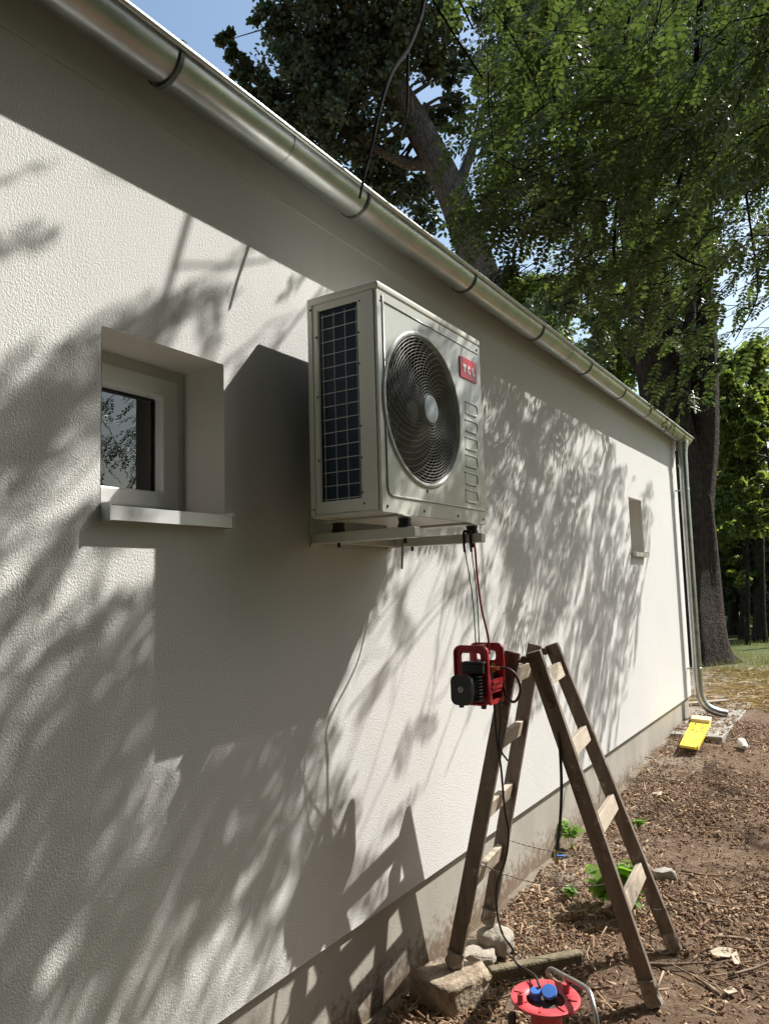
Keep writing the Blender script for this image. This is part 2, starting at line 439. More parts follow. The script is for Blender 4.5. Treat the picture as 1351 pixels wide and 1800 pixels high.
def make_glass():
    m, t, b = mat('window_glass', (.8, .8, .8), .02)
    gl = N(t, 'ShaderNodeBsdfGlossy'); gl.inputs['Roughness'].default_value = .01; gl.inputs['Color'].default_value = (.93, .96, 1, 1)
    tr = N(t, 'ShaderNodeBsdfTransparent'); tr.inputs[0].default_value = (.72, .75, .74, 1)
    fr = N(t, 'ShaderNodeFresnel'); fr.inputs[0].default_value = 2.0
    mx = N(t, 'ShaderNodeMixShader'); t.links.new(fr.outputs[0], mx.inputs[0]); t.links.new(tr.outputs[0], mx.inputs[1]); t.links.new(gl.outputs[0], mx.inputs[2])
    t.links.new(mx.outputs[0], t.nodes['Material Output'].inputs[0]); return m
GLASS = make_glass()

# ================================================================== SETTING
WX = -1.75            # wall surface
Y_END = 8.93
Z_R0, Z_TOP = 0.355, 3.18
def ground_z(x, y):
    x = np.asarray(x, float); y = np.asarray(y, float)
    s = np.clip((y - 4.6) / 4.4, 0, 1); s = s * s * (3 - 2 * s)
    z = -0.03 + .17 * s
    z = z - .02 * np.exp(-((y - 3.6) ** 2 + (x + 1.6) ** 2) / .35)
    z = z + .014 * np.sin(x * 3.1 + 1.3 * np.sin(y * 2.3)) * np.cos(y * 2.7 + .7) + .008 * np.sin(x * 8.3 + y * 3.1) * np.sin(y * 9.1 - x * 2)
    return z
def build_ground():
    xs = np.concatenate([[-300, -120, -60, -30, -15, -8, -4, -2.6, -2.0], np.arange(-1.85, 2.6, .045), [2.8, 3.2, 4, 5.5, 8, 12, 18, 30, 60, 120, 300]])
    ys = np.concatenate([[-200, -80, -30, -10, -4, -1, .5], np.arange(1.3, 10.5, .05), np.arange(10.6, 20, .25), [21, 23, 26, 30, 36, 45, 60, 90, 150, 400]])
    X, Y = np.meshgrid(xs, ys, indexing='ij'); Z = ground_z(X, Y)
    near = (X > -2.2) & (X < 2.8) & (Y > 1.2) & (Y < 10.6)
    Z = Z + near * (rng.random(X.shape) - .5) * .014
    V = np.stack([X, Y, Z], -1).reshape(-1, 3); nx, ny = len(xs), len(ys)
    i, j = np.meshgrid(np.arange(nx - 1), np.arange(ny - 1), indexing='ij'); a = (i * ny + j).ravel()
    q = np.stack([a, a + ny, a + ny + 1, a + 1], -1)
    me = np_mesh('ground', V, q); me.polygons.foreach_set('use_smooth', [True] * len(me.polygons))
    return obj('ground', me, SOIL, kind='structure')
build_ground()

slab = MB()
slab.box((-1.74, 7.75, .02), (-1.27, 10.0, .152))
slab.build('concrete_apron', CONC, bevel=.012, kind='structure')

# ------------------------------------------------------------------ house
house = thing('house', 'long single storey house with pale stucco wall and metal gutter', 'house', (WX, 2.0, 0.0))
W1 = (1.30, 1.772, 1.885, 2.40)      # y0 y1 z0 z1
W2 = (6.79, 7.235, 1.885, 2.385)
def wall_mesh():
    mb = MB(); ys = sorted({-6.0, Y_END, W1[0], W1[1], W2[0], W2[1]}); zs = sorted({Z_R0, Z_TOP, W1[2], W1[3], W2[3]})
    T = .30
    def hole(ya, yb, za, zb):
        for w in (W1, W2):
            if ya >= w[0] - 1e-6 and yb <= w[1] + 1e-6 and za >= w[2] - 1e-6 and zb <= w[3] + 1e-6: return True
        return False
    for i in range(len(ys) - 1):
        for j in range(len(zs) - 1):
            if hole(ys[i], ys[i + 1], zs[j], zs[j + 1]): continue
            ya, yb, za, zb = ys[i], ys[i + 1], zs[j], zs[j + 1]
            mb.add([(WX, ya, za), (WX, yb, za), (WX, yb, zb), (WX, ya, zb)], [(0, 1, 2, 3)])
            mb.add([(WX - T, ya, za), (WX - T, ya, zb), (WX - T, yb, zb), (WX - T, yb, za)], [(0, 1, 2, 3)])
    mb.add([(WX, -6, Z_R0), (WX - T, -6, Z_R0), (WX - T, Y_END, Z_R0), (WX, Y_END, Z_R0)], [(0, 1, 2, 3)])
    mb.add([(WX, Y_END, Z_R0), (WX - T, Y_END, Z_R0), (WX - T, Y_END, Z_TOP), (WX, Y_END, Z_TOP)], [(0, 1, 2, 3)])
    return mb
def keep_build(mb, name, m, parent, flip=False, **kw):
    og = np.array(parent.location) + (np.array(parent.parent.location) if parent.parent else 0)
    me = bpy.data.meshes.new(name); me.from_pydata([tuple(np.array(q) - og) for q in mb.v], [], mb.f)
    return obj(name, me, m, parent, **kw)
keep_build(wall_mesh(), 'wall', STUCCO, house)
# smooth rendered reveals of both window openings
for w in (W1, W2):
    mb = MB(); y0, y1, z0, z1 = w; a, b = WX + .001, WX - .30
    mb.add([(a, y0, z0), (b, y0, z0), (b, y0, z1), (a, y0, z1)], [(0, 1, 2, 3)])
    mb.add([(a, y1, z0), (a, y1, z1), (b, y1, z1), (b, y1, z0)], [(0, 1, 2, 3)])
    mb.add([(a, y0, z1), (b, y0, z1), (b, y1, z1), (a, y1, z1)], [(0, 1, 2, 3)])
    mb.add([(a, y0, z0), (a, y1, z0), (b, y1, z0), (b, y0, z0)], [(0, 1, 2, 3)])
    keep_build(mb, 'reveal', STUCCO_SM, house)
mb = MB(); mb.box((-8.2, -5.97, -.6), (WX - .026, Y_END - .03, Z_R0 - .001)); mb.build('plinth', PLINTH, house)
mb = MB()
mb.box((-8.3, Y_END - .30, Z_R0 + .003), (WX - .303, Y_END, Z_TOP)); mb.box((-8.3, -6, Z_R0 + .003), (WX - .303, -5.7, Z_TOP)); mb.box((-8.3, -5.697, Z_R0 + .003), (-8.0, Y_END - .303, Z_TOP))
mb.build('end_wall', STUCCO, house)
mb = MB(); mb.box((-7.99, -5.69, Z_R0 + .01), (WX - .31, Y_END - .31, Z_R0 + .06)); mb.box((-7.99, -5.69, Z_TOP - .08), (WX - .31, Y_END - .31, Z_TOP - .02))
mb.box((-3.6, .2, Z_R0 + .07), (-3.5, 3.4, Z_TOP - .09)); mb.build('room_lining', ROOM, house)
# thin greyer band painting the gutter's shading on the wall; eaves board, roof
mb = MB(); mb.box((WX + .0005, -6.05, 3.10), (WX + .004, Y_END + .04, 3.235)); mb.build('gutter_shade_band', EAVES_SHADE, house)
mb = MB(); mb.box((WX - .30, -6.05, Z_TOP + .002), (WX + .003, Y_END + .04, Z_TOP + .07)); mb.build('eaves_board', EAVES_SHADE, house)
roof = MB(); sl_ = math.tan(math.radians(24)); nrow = 26
for k in range(nrow):      # overlapping tile courses
    xa = WX + .09 - k * .13; xb = xa - .16; za = 3.27 + k * .13 * sl_; zb = za + .16 * sl_
    roof.add([(xa, -6.3, za), (xa, Y_END + .1, za), (xb, Y_END + .1, zb - .02), (xb, -6.3, zb - .02), (xa, -6.3, za + .03), (xa, Y_END + .1, za + .03), (xb, Y_END + .1, zb + .01), (xb, -6.3, zb + .01)],
             [(0, 3, 2, 1), (4, 5, 6, 7), (0, 1, 5, 4), (1, 2, 6, 5), (2, 3, 7, 6), (3, 0, 4, 7)])
xr = WX + .09 - nrow * .13; zr = 3.28 + nrow * .13 * sl_
roof.add([(xr, -6.3, zr), (xr, Y_END + .1, zr), (-8.5, Y_END + .1, 3.27), (-8.5, -6.3, 3.27)], [(0, 1, 2, 3)])
roof.add([(xr, Y_END - .02, zr), (WX, Y_END - .02, 3.26), (-8.4, Y_END - .02, 3.26)], [(0, 1, 2)])
roof.add([(xr, -6, zr), (WX, -6, 3.26), (-8.4, -6, 3.26)], [(0, 1, 2)])
roof.build('roof', ROOFT, house)

# windows
def window(w):
    y0, y1, z0, z1 = w; xf = WX - .19
    fr = MB(); fw_ = .042; th = .06
    yc0, yc1, zc0, zc1 = y0 - .004, y1 + .004, z0 - .004, z1 + .004
    fr.plate([(yc0, zc0), (yc1, zc0), (yc1, zc1), (yc0, zc1)], [[(yc0 + fw_, zc0 + fw_), (yc1 - fw_, zc0 + fw_), (yc1 - fw_, zc1 - fw_), (yc0 + fw_, zc1 - fw_)]], (xf - th, 0, 0), (0, 1, 0), (0, 0, 1), th)
    win = fr.build('window', PVC, house, bevel=.003)
    win['label'] = 'small white framed window' 
    def sub(mb, n, m, **k): return mb.build(n, m, win, origin=np.array(house.location), **k)
    s = MB(); a = fw_ + .001; sw = .068
    s.plate([(yc0 + a, zc0 + a), (yc1 - a, zc0 + a), (yc1 - a, zc1 - a), (yc0 + a, zc1 - a)], [[(yc0 + a + sw, zc0 + a + sw * .8), (yc1 - a - sw, zc0 + a + sw * .8), (yc1 - a - sw, zc1 - a - sw), (yc0 + a + sw, zc1 - a - sw)]], (xf - .052, 0, 0), (0, 1, 0), (0, 0, 1), .07)
    sub(s, 'sash', PVC, bevel=.006)
    g = MB(); b_ = a + sw - .012
    g.box((xf - .030, yc0 + b_, zc0 + b_ - .01), (xf - .026, yc1 - b_, zc1 - b_)); sub(g, 'pane', GLASS)
    gk = MB(); c_ = a + sw
    gk.plate([(yc0 + c_ - .003, zc0 + c_ - .016), (yc1 - c_ + .003, zc0 + c_ - .016), (yc1 - c_ + .003, zc1 - c_ + .003), (yc0 + c_ - .003, zc1 - c_ + .003)],
             [[(yc0 + c_ + .004, zc0 + c_ - .009), (yc1 - c_ - .004, zc0 + c_ - .009), (yc1 - c_ - .004, zc1 - c_ - .004), (yc0 + c_ + .004, zc1 - c_ - .004)]], (xf - .025, 0, 0), (0, 1, 0), (0, 0, 1), .006)
    sub(gk, 'glazing_gasket', RUBBER)
    sl2 = MB(); e = -.003
    # sill: sloped sheet with turned down front lip and end caps
    sl2.add([(xf + .002, y0 - e, z0 + .020), (xf + .002, y1 + e, z0 + .020), (WX + .040, y1 + e, z0 + .006), (WX + .040, y0 - e, z0 + .006),
             (xf + .002, y0 - e, z0 + .016), (xf + .002, y1 + e, z0 + .016), (WX + .036, y1 + e, z0 + .002), (WX + .036, y0 - e, z0 + .002),
             (WX + .040, y0 - e, z0 - .034), (WX + .040, y1 + e, z0 - .034), (WX + .036, y1 + e, z0 - .034), (WX + .036, y0 - e, z0 - .034)],
            [(0, 3, 2, 1), (4, 5, 6, 7), (3, 8, 9, 2), (7, 6, 10, 11), (8, 11, 10, 9), (0, 1, 5, 4), (0, 4, 7, 3), (3, 7, 11, 8), (1, 2, 6, 5), (2, 9, 10, 6)])
    for yy in (y0 - e - .004, y1 + e):
        sl2.box((WX + .002, yy, z0 - .036), (WX + .043, yy + .004, z0 + .014))
    sub(sl2, 'window_sill', SILL)
    h = MB(); h.box((xf + .02, y0 + .075, (z0 + z1) / 2 - .05), (xf + .05, y0 + .09, (z0 + z1) / 2 + .05))
window(W1); window(W2)

# gutter: half round channel with beaded front rim
GO, GZ, GR = WX + .11, 3.225, .0725
def gutter():
    mb = MB(); prof = []
    n = 22
    for k in range(n + 1):
        a = math.radians(180 + 180 * k / n); prof.append((GO + GR * math.cos(a), GZ + GR * math.sin(a)))
    prof = [(prof[0][0], GZ + .03)] + prof
    for k in range(1, 12):      # bead rolled outward at the front rim
        a = math.radians(180 - 300 * k / 11); prof.append((GO + GR + .010 + .010 * math.cos(a), GZ + .004 + .010 * math.sin(a)))
    inner = [(GO + (x - GO) * (1 - .0022 / GR), z + (.0015)) for x, z in prof[:n + 2]][::-1]
    loop = prof + inner
    ysg = np.concatenate([[-6.2], np.arange(-5, 9.0, .5), [9.02]])
    m = len(loop); v = []; f = []
    for i, y in enumerate(ysg):
        wob = .004 * math.sin(y * 1.7) + .003 * math.sin(y * 4.1 + 1)
        for x, z in loop: v.append((x, y, z - .003 * (y / 9) + wob * .5))
    for i in range(len(ysg) - 1):
        for k in range(m - 1): f.append((i * m + k, i * m + k + 1, (i + 1) * m + k + 1, (i + 1) * m + k))
    mb.add(v, f); mb.add([(x, 9.02, z) for x, z in prof[1:n + 2]], [tuple(range(n + 1))])
    g = mb.build('gutter', ZINC, house, smooth=True)
    def sub(mb, nme, mm, **k): return mb.build(nme, mm, g, origin=np.array(house.location), **k)
    for y in (-.5, .45, 1.43, 2.41, 3.39, 4.35, 5.31, 6.22, 7.1, 7.95, 8.62):
        b = MB(); pts = [(GO + (GR + .004) * math.cos(math.radians(a)), y, GZ - .001 + (GR + .004) * math.sin(math.radians(a))) for a in range(180, 361, 9)]
        pts = [(pts[0][0], y, GZ + .04)] + pts + [(GO + GR + .012, y, GZ + .024), (GO + GR - .002, y, GZ + .03)]
        for p_, q_ in zip(pts[:-1], pts[1:]): b.bar(p_, q_, .015, .003, side=(0, 1, 0))
        sub(b, 'gutter_bracket', ZINC_DARK)
    for y in (-1.0, 1.945, 4.9, 7.55):
        b = MB(); vv = []; ff = []
        for yy in (y, y + .03):
            for a in range(178, 363, 8): vv.append((GO + (GR + .0022) * math.cos(math.radians(a)), yy, GZ + (GR + .0022) * math.sin(math.radians(a))))
        k_ = len(vv) // 2
        for i in range(k_ - 1): ff.append((i, i + 1, k_ + i + 1, k_ + i))
        b.add(vv, ff); sub(b, 'gutter_joint', ZINC, smooth='all')
    return g
gut = gutter()
# downpipe
def downpipe():
    PY, PX = 8.80, WX + .105; r = .047
    mb = MB()
    mb.lathe([(.066, .0), (.066, -.05), (.05, -.12), (.05, -.16)], (GO, PY, GZ - GR + .03), n=20)
    path = smooth_path([(GO, PY, 3.06), (PX + .004, PY, 2.9), (PX, PY, 2.5), (PX, PY, 1.6), (PX, PY, .8), (PX, PY, .50), (PX + .012, PY + .005, .36), (PX + .07, PY + .03, .25), (PX + .17, PY + .07, .195), (PX + .25, PY + .10, .175)], 60)
    mb.tube(path, r, 18, cap=False); mb.tube(path[:-1] , r - .003, 18, cap=False)
    d = mb.build('downpipe', ZINC, house, smooth='all')
    for z in (2.62, .66, 2.9):
        c = MB(); c.lathe([(r + .0005, -.014), (r + .004, -.012), (r + .004, .012), (r + .0005, .014)], (PX, PY, z), n=20)
        if z < 2.8: c.box((WX + .001, PY - .006, z - .008), (PX - r, PY + .006, z + .008))
        c.build('pipe_clamp', ZINC, d, origin=np.array(house.location), smooth=True)
downpipe()

# ================================================================== OBJECTS
# ------------------------------------------------------------------ air conditioner outdoor unit
AX0, AX1 = -1.645, -1.345            # back, front
AY0, AY1 = 2.10, 2.905
AZ0, AZ1 = 1.897, 2.702
ac = thing('air_conditioner', 'white outdoor air conditioner unit mounted on the wall above the ladder', 'air conditioner', (AX0, AY0, AZ0))
FC = (2.405, 2.300); FRAD = .276
def ac_unit():
    # near side: frame with tall opening (faces -Y)
    s = MB()
    o = [(AX0, AZ0 + .012), (AX1 - .012, AZ0 + .012), (AX1 - .012, AZ1 - .030), (AX0, AZ1 - .030)]
    h = [(AX0 + .046, AZ0 + .055), (AX1 - .085, AZ0 + .055), (AX1 - .085, AZ1 - .055), (AX0 + .046, AZ1 - .055)]
    s.plate(o, [h], (0, AY0 + .004, 0), (1, 0, 0), (0, 0, 1), .004)
    s.build('side_panel', ACW, ac)
    s = MB(); s.box((AX0, AY1 - .004, AZ0 + .012), (AX1 - .012, AY1, AZ1 - .030)); s.build('side_panel', ACW, ac)
    # corner posts with the screwed seam
    s = MB(); s.box((AX0 - .003, AY0 - .004, AZ0 + .008), (AX0 + .018, AY0 - .0005, AZ1 - .028)); s.box((AX0 + .034, AY0 - .003, AZ0 + .05), (AX0 + .043, AY0 - .0005, AZ1 - .05))
    s.box((AX1 - .080, AY0 - .006, AZ0 + .010), (AX1 - .014, AY0 - .0005, AZ1 - .031)); s.build('corner_post', ACW, ac, bevel=.0015)
    # lid
    s = MB(); s.box((AX0 - .006, AY0 - .006, AZ1 - .029), (AX1 + .003, AY1 + .006, AZ1)); s.build('lid', ACW, ac, bevel=.008, seg=3, smooth=True)
    s = MB(); s.box((AX0, AY0 + .002, AZ0), (AX1 - .004, AY1 - .002, AZ0 + .011)); s.build('base_pan', ACW, ac, bevel=.002)
    # ribs and feet under the base pan
    for y in (2.235, 2.765):
        s = MB(); s.box((AX0 - .02, y - .035, AZ0 - .008), (AX1 + .015, y + .035, AZ0 - .001)); s.build('foot_rail', ACW, ac, bevel=.002)
    # front panel: sheet with round hole
    f = MB(); n = 56; y0, y1, z0, z1 = AY0 - .004, AY1 + .004, AZ0 + .002, AZ1 - .031
    circ = [(FC[0] + FRAD * math.cos(2 * math.pi * k / n), FC[1] + FRAD * math.sin(2 * math.pi * k / n)) for k in range(n)]
    f.plate(rrect(y0, z0, y1, z1, .004, 2), [circ], (AX1 - .010, 0, 0), (0, 1, 0), (0, 0, 1), .010)
    fp = f.build('front_panel', ACF_SHADED, ac)
    def sub(mb, nme, mm, **k): return mb.build(nme, mm, fp, origin=np.array(ac.location), **k)
    # pressed bead framing the fan side, open towards the right edge
    b = MB(); ya, zb, zt = y0 + .034, z0 + .058, z1 - .012
    path = [(AX1 + .001, y1 - .02, zb), (AX1 + .001, ya + .03, zb), (AX1 + .001, ya + .009, zb + .009), (AX1 + .001, ya, zb + .03), (AX1 + .001, ya, zt)]
    b.tube(path, .0042, 8); sub(b, 'pressed_bead', ACF_SHADED, smooth='all')
    b = MB(); b.tube([(AX1 + .0005, y0 + .02, z1 - .035), (AX1 + .0005, y1 - .02, z1 - .035)], .003, 6); sub(b, 'pressed_bead', ACF_SHADED, smooth='all')
    # raised rim round the fan opening
    b = MB(); b.lathe([(FRAD + .020, .0003), (FRAD + .014, .006), (FRAD + .006, .0075), (FRAD - .001, .004), (FRAD - .003, -.012)], (AX1, FC[0], FC[1]), axis=(1, 0, 0), ref=(0, 1, 0), n=72)
    sub(b, 'fan_rim', ACF_SHADED, smooth='all')
    # pressed finger grips (six, U shaped)
    for k in range(6):
        pc = onX(827, 720 + k * 30.6, AX1); yc, zc = pc[1] + .002 * k * .5, pc[2]
        w, hh = .052, .024
        pts = [(AX1 + .001, yc - w, zc + hh), (AX1 + .001, yc + w - .014, zc + hh), (AX1 + .001, yc + w - .003, zc + hh - .006), (AX1 + .001, yc + w, zc), (AX1 + .001, yc + w - .003, zc - hh + .006), (AX1 + .001, yc + w - .014, zc - hh), (AX1 + .001, yc - w, zc - hh)]
        b = MB(); b.tube(pts, [.003, .006, .006, .006, .006, .006, .003], 8)
        b.add([(AX1 + .0012, yc - w, zc + hh), (AX1 + .004, yc + w, zc + hh), (AX1 + .004, yc + w, zc - hh), (AX1 + .0012, yc - w, zc - hh)], [(0, 3, 2, 1)])
        sub(b, 'pressed_grip', ACF_SHADED, smooth=True)
    for (y, z) in [(y0 + .03, z0 + .02), (y0 + .28, z0 + .02), (y0 + .55, z0 + .02), (y1 - .03, z0 + .02), (y0 + .03, z1 - .02), (y1 - .03, z1 - .02), (FC[0], FC[1] - FRAD - .028)]:
        b = MB(); b.lathe([(0.0001, .004), (.004, .0035), (.006, .001), (.006, -.001)], (AX1, y, z), axis=(1, 0, 0), ref=(0, 1, 0), n=10); sub(b, 'screw', ZINC_DARK, smooth=True)
    for (x, z) in [(AX0 + .012, AZ0 + .03), (AX0 + .012, AZ1 - .045), (AX1 - .072, AZ0 + .035), (AX1 - .072, AZ1 - .06), (AX0 + .038, 2.55), (AX0 + .038, 2.33), (AX0 + .038, 2.1), (AX1 - .078, 2.53), (AX1 - .078, 2.42), (AX1 - .078, 2.2), (AX1 - .078, 2.09), (AX1 - .078, 1.97)]:
        b = MB(); b.lathe([(0.0001, .003), (.003, .0027), (.0045, .0005), (.0045, -.001)], (x, AY0 - .006, z), axis=(0, -1, 0), n=8); b.build('screw', ZINC_DARK, ac)
    # coil behind the side opening with its wire guard
    c = MB(); c.box((AX0 + .02, AY0 + .020, AZ0 + .03), (AX1 - .08, AY0 + .05, AZ1 - .04)); c.box((AX0 + .02, AY0 + .05, AZ0 + .03), (AX0 + .05, AY1 - .2, AZ1 - .04))
    c.build('coil', COIL, ac)
    g = MB(); xa, xb, za, zb = AX0 + .052, AX1 - .100, AZ0 + .062, AZ1 - .078
    for k in range(15):
        z = za + (zb - za) * k / 14; g.tube([(xa, AY0 + .006, z), (xb + .012, AY0 + .006, z)], .0016, 5)
    for k in range(4):
        x = xa + .004 + (xb - xa - .0) * k / 3; g.tube([(x, AY0 + .009, za - .006), (x, AY0 + .009, zb + .012)], .0016, 5)
    g.build('coil_guard', WIREW, ac)
    # fan: dark shroud, three blades, motor, round wire grille, hub disc
    d = MB(); d.lathe([(FRAD - .004, -.011), (FRAD - .006, -.15)], (AX1, *FC), axis=(1, 0, 0), ref=(0, 1, 0), n=48); d.lathe([(FRAD - .005, -.152), (.0001, -.152)], (AX1, *FC), axis=(1, 0, 0), ref=(0, 1, 0), n=48)
    d.build('fan_shroud', BLACKP, ac, smooth=True)
    for b_ in range(3):
        bl = MB(); v = []; f = []; a0 = b_ * 2 * math.pi / 3 + .5; nr, na = 5, 9
        for i in range(nr):
            r = .05 + (.25 - .05) * i / (nr - 1)
            for j in range(na):
                u = j / (na - 1); sweep = .25 * i / (nr - 1); a = a0 + sweep + u * (1.35 - .25 * abs(i - 2) / 2)
                v.append((AX1 - .105 + .07 * (u - .5) * (1 - .2 * i / nr), FC[0] + r * math.cos(a), FC[1] + r * math.sin(a)))
        for i in range(nr - 1):
            for j in range(na - 1): f.append((i * na + j, i * na + j + 1, (i + 1) * na + j + 1, (i + 1) * na + j))
        bl.add(v, f); bl.build('fan_blade', FANB, ac, smooth='all')
    q = MB(); q.lathe([(.0001, -.05), (.045, -.052), (.055, -.07), (.055, -.13)], (AX1, *FC), axis=(1, 0, 0), ref=(0, 1, 0), n=24); q.build('fan_motor', FANB, ac, smooth=True)
    gr = MB()
    def dome(r): return .006 + .018 * (1 - (r / FRAD) ** 2)
    nring = 20
    for k in range(nring):
        r = .058 + (FRAD - .005 - .058) * k / (nring - 1)
        pr_ = [(r + .00145 * math.cos(a), dome(r) + .00145 * math.sin(a)) for a in (0, math.pi / 2, math.pi, 1.5 * math.pi, 2 * math.pi)]
        gr.lathe(pr_, (AX1, *FC), axis=(1, 0, 0), ref=(0, 1, 0), n=60)
    for k in range(40):
        a0 = 2 * math.pi * k / 40; pts = []
        for i in range(13):
            u = i / 12; r = .052 + (FRAD - .004 - .052) * u; a = a0 - 1.35 * u ** .8
            pts.append((AX1 + dome(r) - .002, FC[0] + r * math.cos(a), FC[1] + r * math.sin(a)))
        gr.tube(pts, .0013, 4, cap=False)
    gg = gr.build('fan_grille', GRILLE, ac, smooth='all')
    hb = MB(); hb.lathe([(.0001, dome(0) + .008), (.04, dome(0) + .0075), (.051, dome(0) + .005), (.054, dome(0) - .004), (.05, dome(0) - .006)], (AX1, *FC), axis=(1, 0, 0), ref=(0, 1, 0), n=40)
    hb.build('hub_disc', HUB, ac, smooth=True)
    # badge with lettering
    c0 = onX(806, 625, AX1); c1 = onX(836.5, 676, AX1)
    by0, by1 = c0[1], c1[1]; bz1, bz0 = (c0[2] + onX(836.5, 640, AX1)[2]) / 2, (c1[2] + onX(806, 660, AX1)[2]) / 2
    bd = MB(); bd.plate(rrect(by0, bz0, by1, bz1, .006, 3), [], (AX1 + .0005, 0, 0), (0, 1, 0), (0, 0, 1), .004)
    badge = bd.build('badge', REDB, ac)
    W, Hh = by1 - by0, bz1 - bz0; xl = AX1 + .0048
    lt = MB(); hL = Hh * .40; zc = (bz0 + bz1) / 2 - Hh * .03; st = W * .072
    def rect(ya, yb, za, zb): lt.box((xl - .0005, ya, za), (xl + .0012, yb, zb))
    ya = by0 + W * .14; wl = W * .20
    rect(ya, ya + wl, zc + hL / 2 - st, zc + hL / 2); rect(ya + wl / 2 - st / 2, ya + wl / 2 + st / 2, zc - hL / 2, zc + hL / 2 - st - .0001)
    cy = by0 + W * .52; ro = hL / 2; ri = ro - st; m_ = 14; v = []; f = []
    for i in range(m_ + 1):
        a = math.radians(42 + (318 - 42) * i / m_)
        for rr in (ro, ri):
            for xx in (xl - .0005, xl + .0012): v.append((xx, cy + rr * .92 * math.cos(a), zc + rr * math.sin(a)))
    for i in range(m_):
        q0, q1 = i * 4, (i + 1) * 4
        f += [(q0 + 1, q0 + 3, q1 + 3, q1 + 1), (q0, q0 + 1, q1 + 1, q1), (q0 + 2, q1 + 2, q1 + 3, q0 + 3)]
    f += [(0, 2, 3, 1), (m_ * 4, m_ * 4 + 1, m_ * 4 + 3, m_ * 4 + 2)]
    lt.add(v, f)
    ya = by0 + W * .70; rect(ya, ya + st, zc - hL / 2, zc + hL / 2); rect(ya + st + .0001, ya + W * .17, zc - hL / 2, zc - hL / 2 + st)
    lt.build('lettering', WHITEP, badge, origin=np.array(ac.location))
    # service valves on the far side
    vv = MB()
    for z in (2.04,): vv.tube([(AX0 + .12, AY1, z), (AX0 + .12, AY1 + .05, z)], .014, 10); vv.tube([(AX0 + .12, AY1 + .05, z - .025), (AX0 + .12, AY1 + .05, z + .02)], .010, 8)
    vv.build('service_valve', BRASS, ac, smooth=True)
ac_unit()
# wall brackets and rubber mounts
for i, (y, lab) in enumerate(((2.235, 'white steel wall bracket under the near end of the air conditioner'), (2.765, 'white steel wall bracket under the far end of the air conditioner with cords hooked on'))):
    br = thing('wall_bracket', lab, 'bracket', (WX, y, 1.82), 'brackets carrying the air conditioner')
    b = MB(); b.box((WX + .006, y - .02, 1.815), (WX + .455, y + .02, 1.853)); b.build('arm', ACW, br, bevel=.004)
    b = MB(); b.box((WX + .001, y - .021, 1.806), (WX + .006, y + .021, 1.93)); b.build('wall_plate', ACW, br)
    for x in (WX + .12, WX + .405):
        m_ = MB(); m_.lathe([(.0001, 0), (.026, 0), (.021, .018), (.024, .032), (.0001, .032)], (x, y, 1.8535), n=16)
        m_.lathe([(.006, -.055), (.006, .0)], (x, y, 1.852), n=8)
        m_.build('rubber_mount', RUBBER, br, smooth=True)
b = MB(); b.bar((WX + .03, 2.26, 1.834), (WX + .03, 2.745, 1.834), .03, .03, side=(1, 0, 0))
tag(b.build('cross_rail', ACW, None, origin=(WX + .03, 2.5, 1.834), bevel=.002), 'pale steel rail joining the two air conditioner brackets', 'bracket')
# drain stub and tie hanging under the unit
b = MB(); p0 = onX(707, 930, WX + .30); b.tube(smooth_path([p0 + np.array([0, 0, .03]), p0, onX(707, 965, WX + .30), onX(706, 1000, WX + .30)], 12), .0042, 8)
tag(b.build('drain_tube', noisy('tan_tube', (.30, .22, .14), (.38, .29, .2), 20, .6), None, origin=p0, smooth='all'), 'thin tan tube hanging straight down under the air conditioner', 'tube')

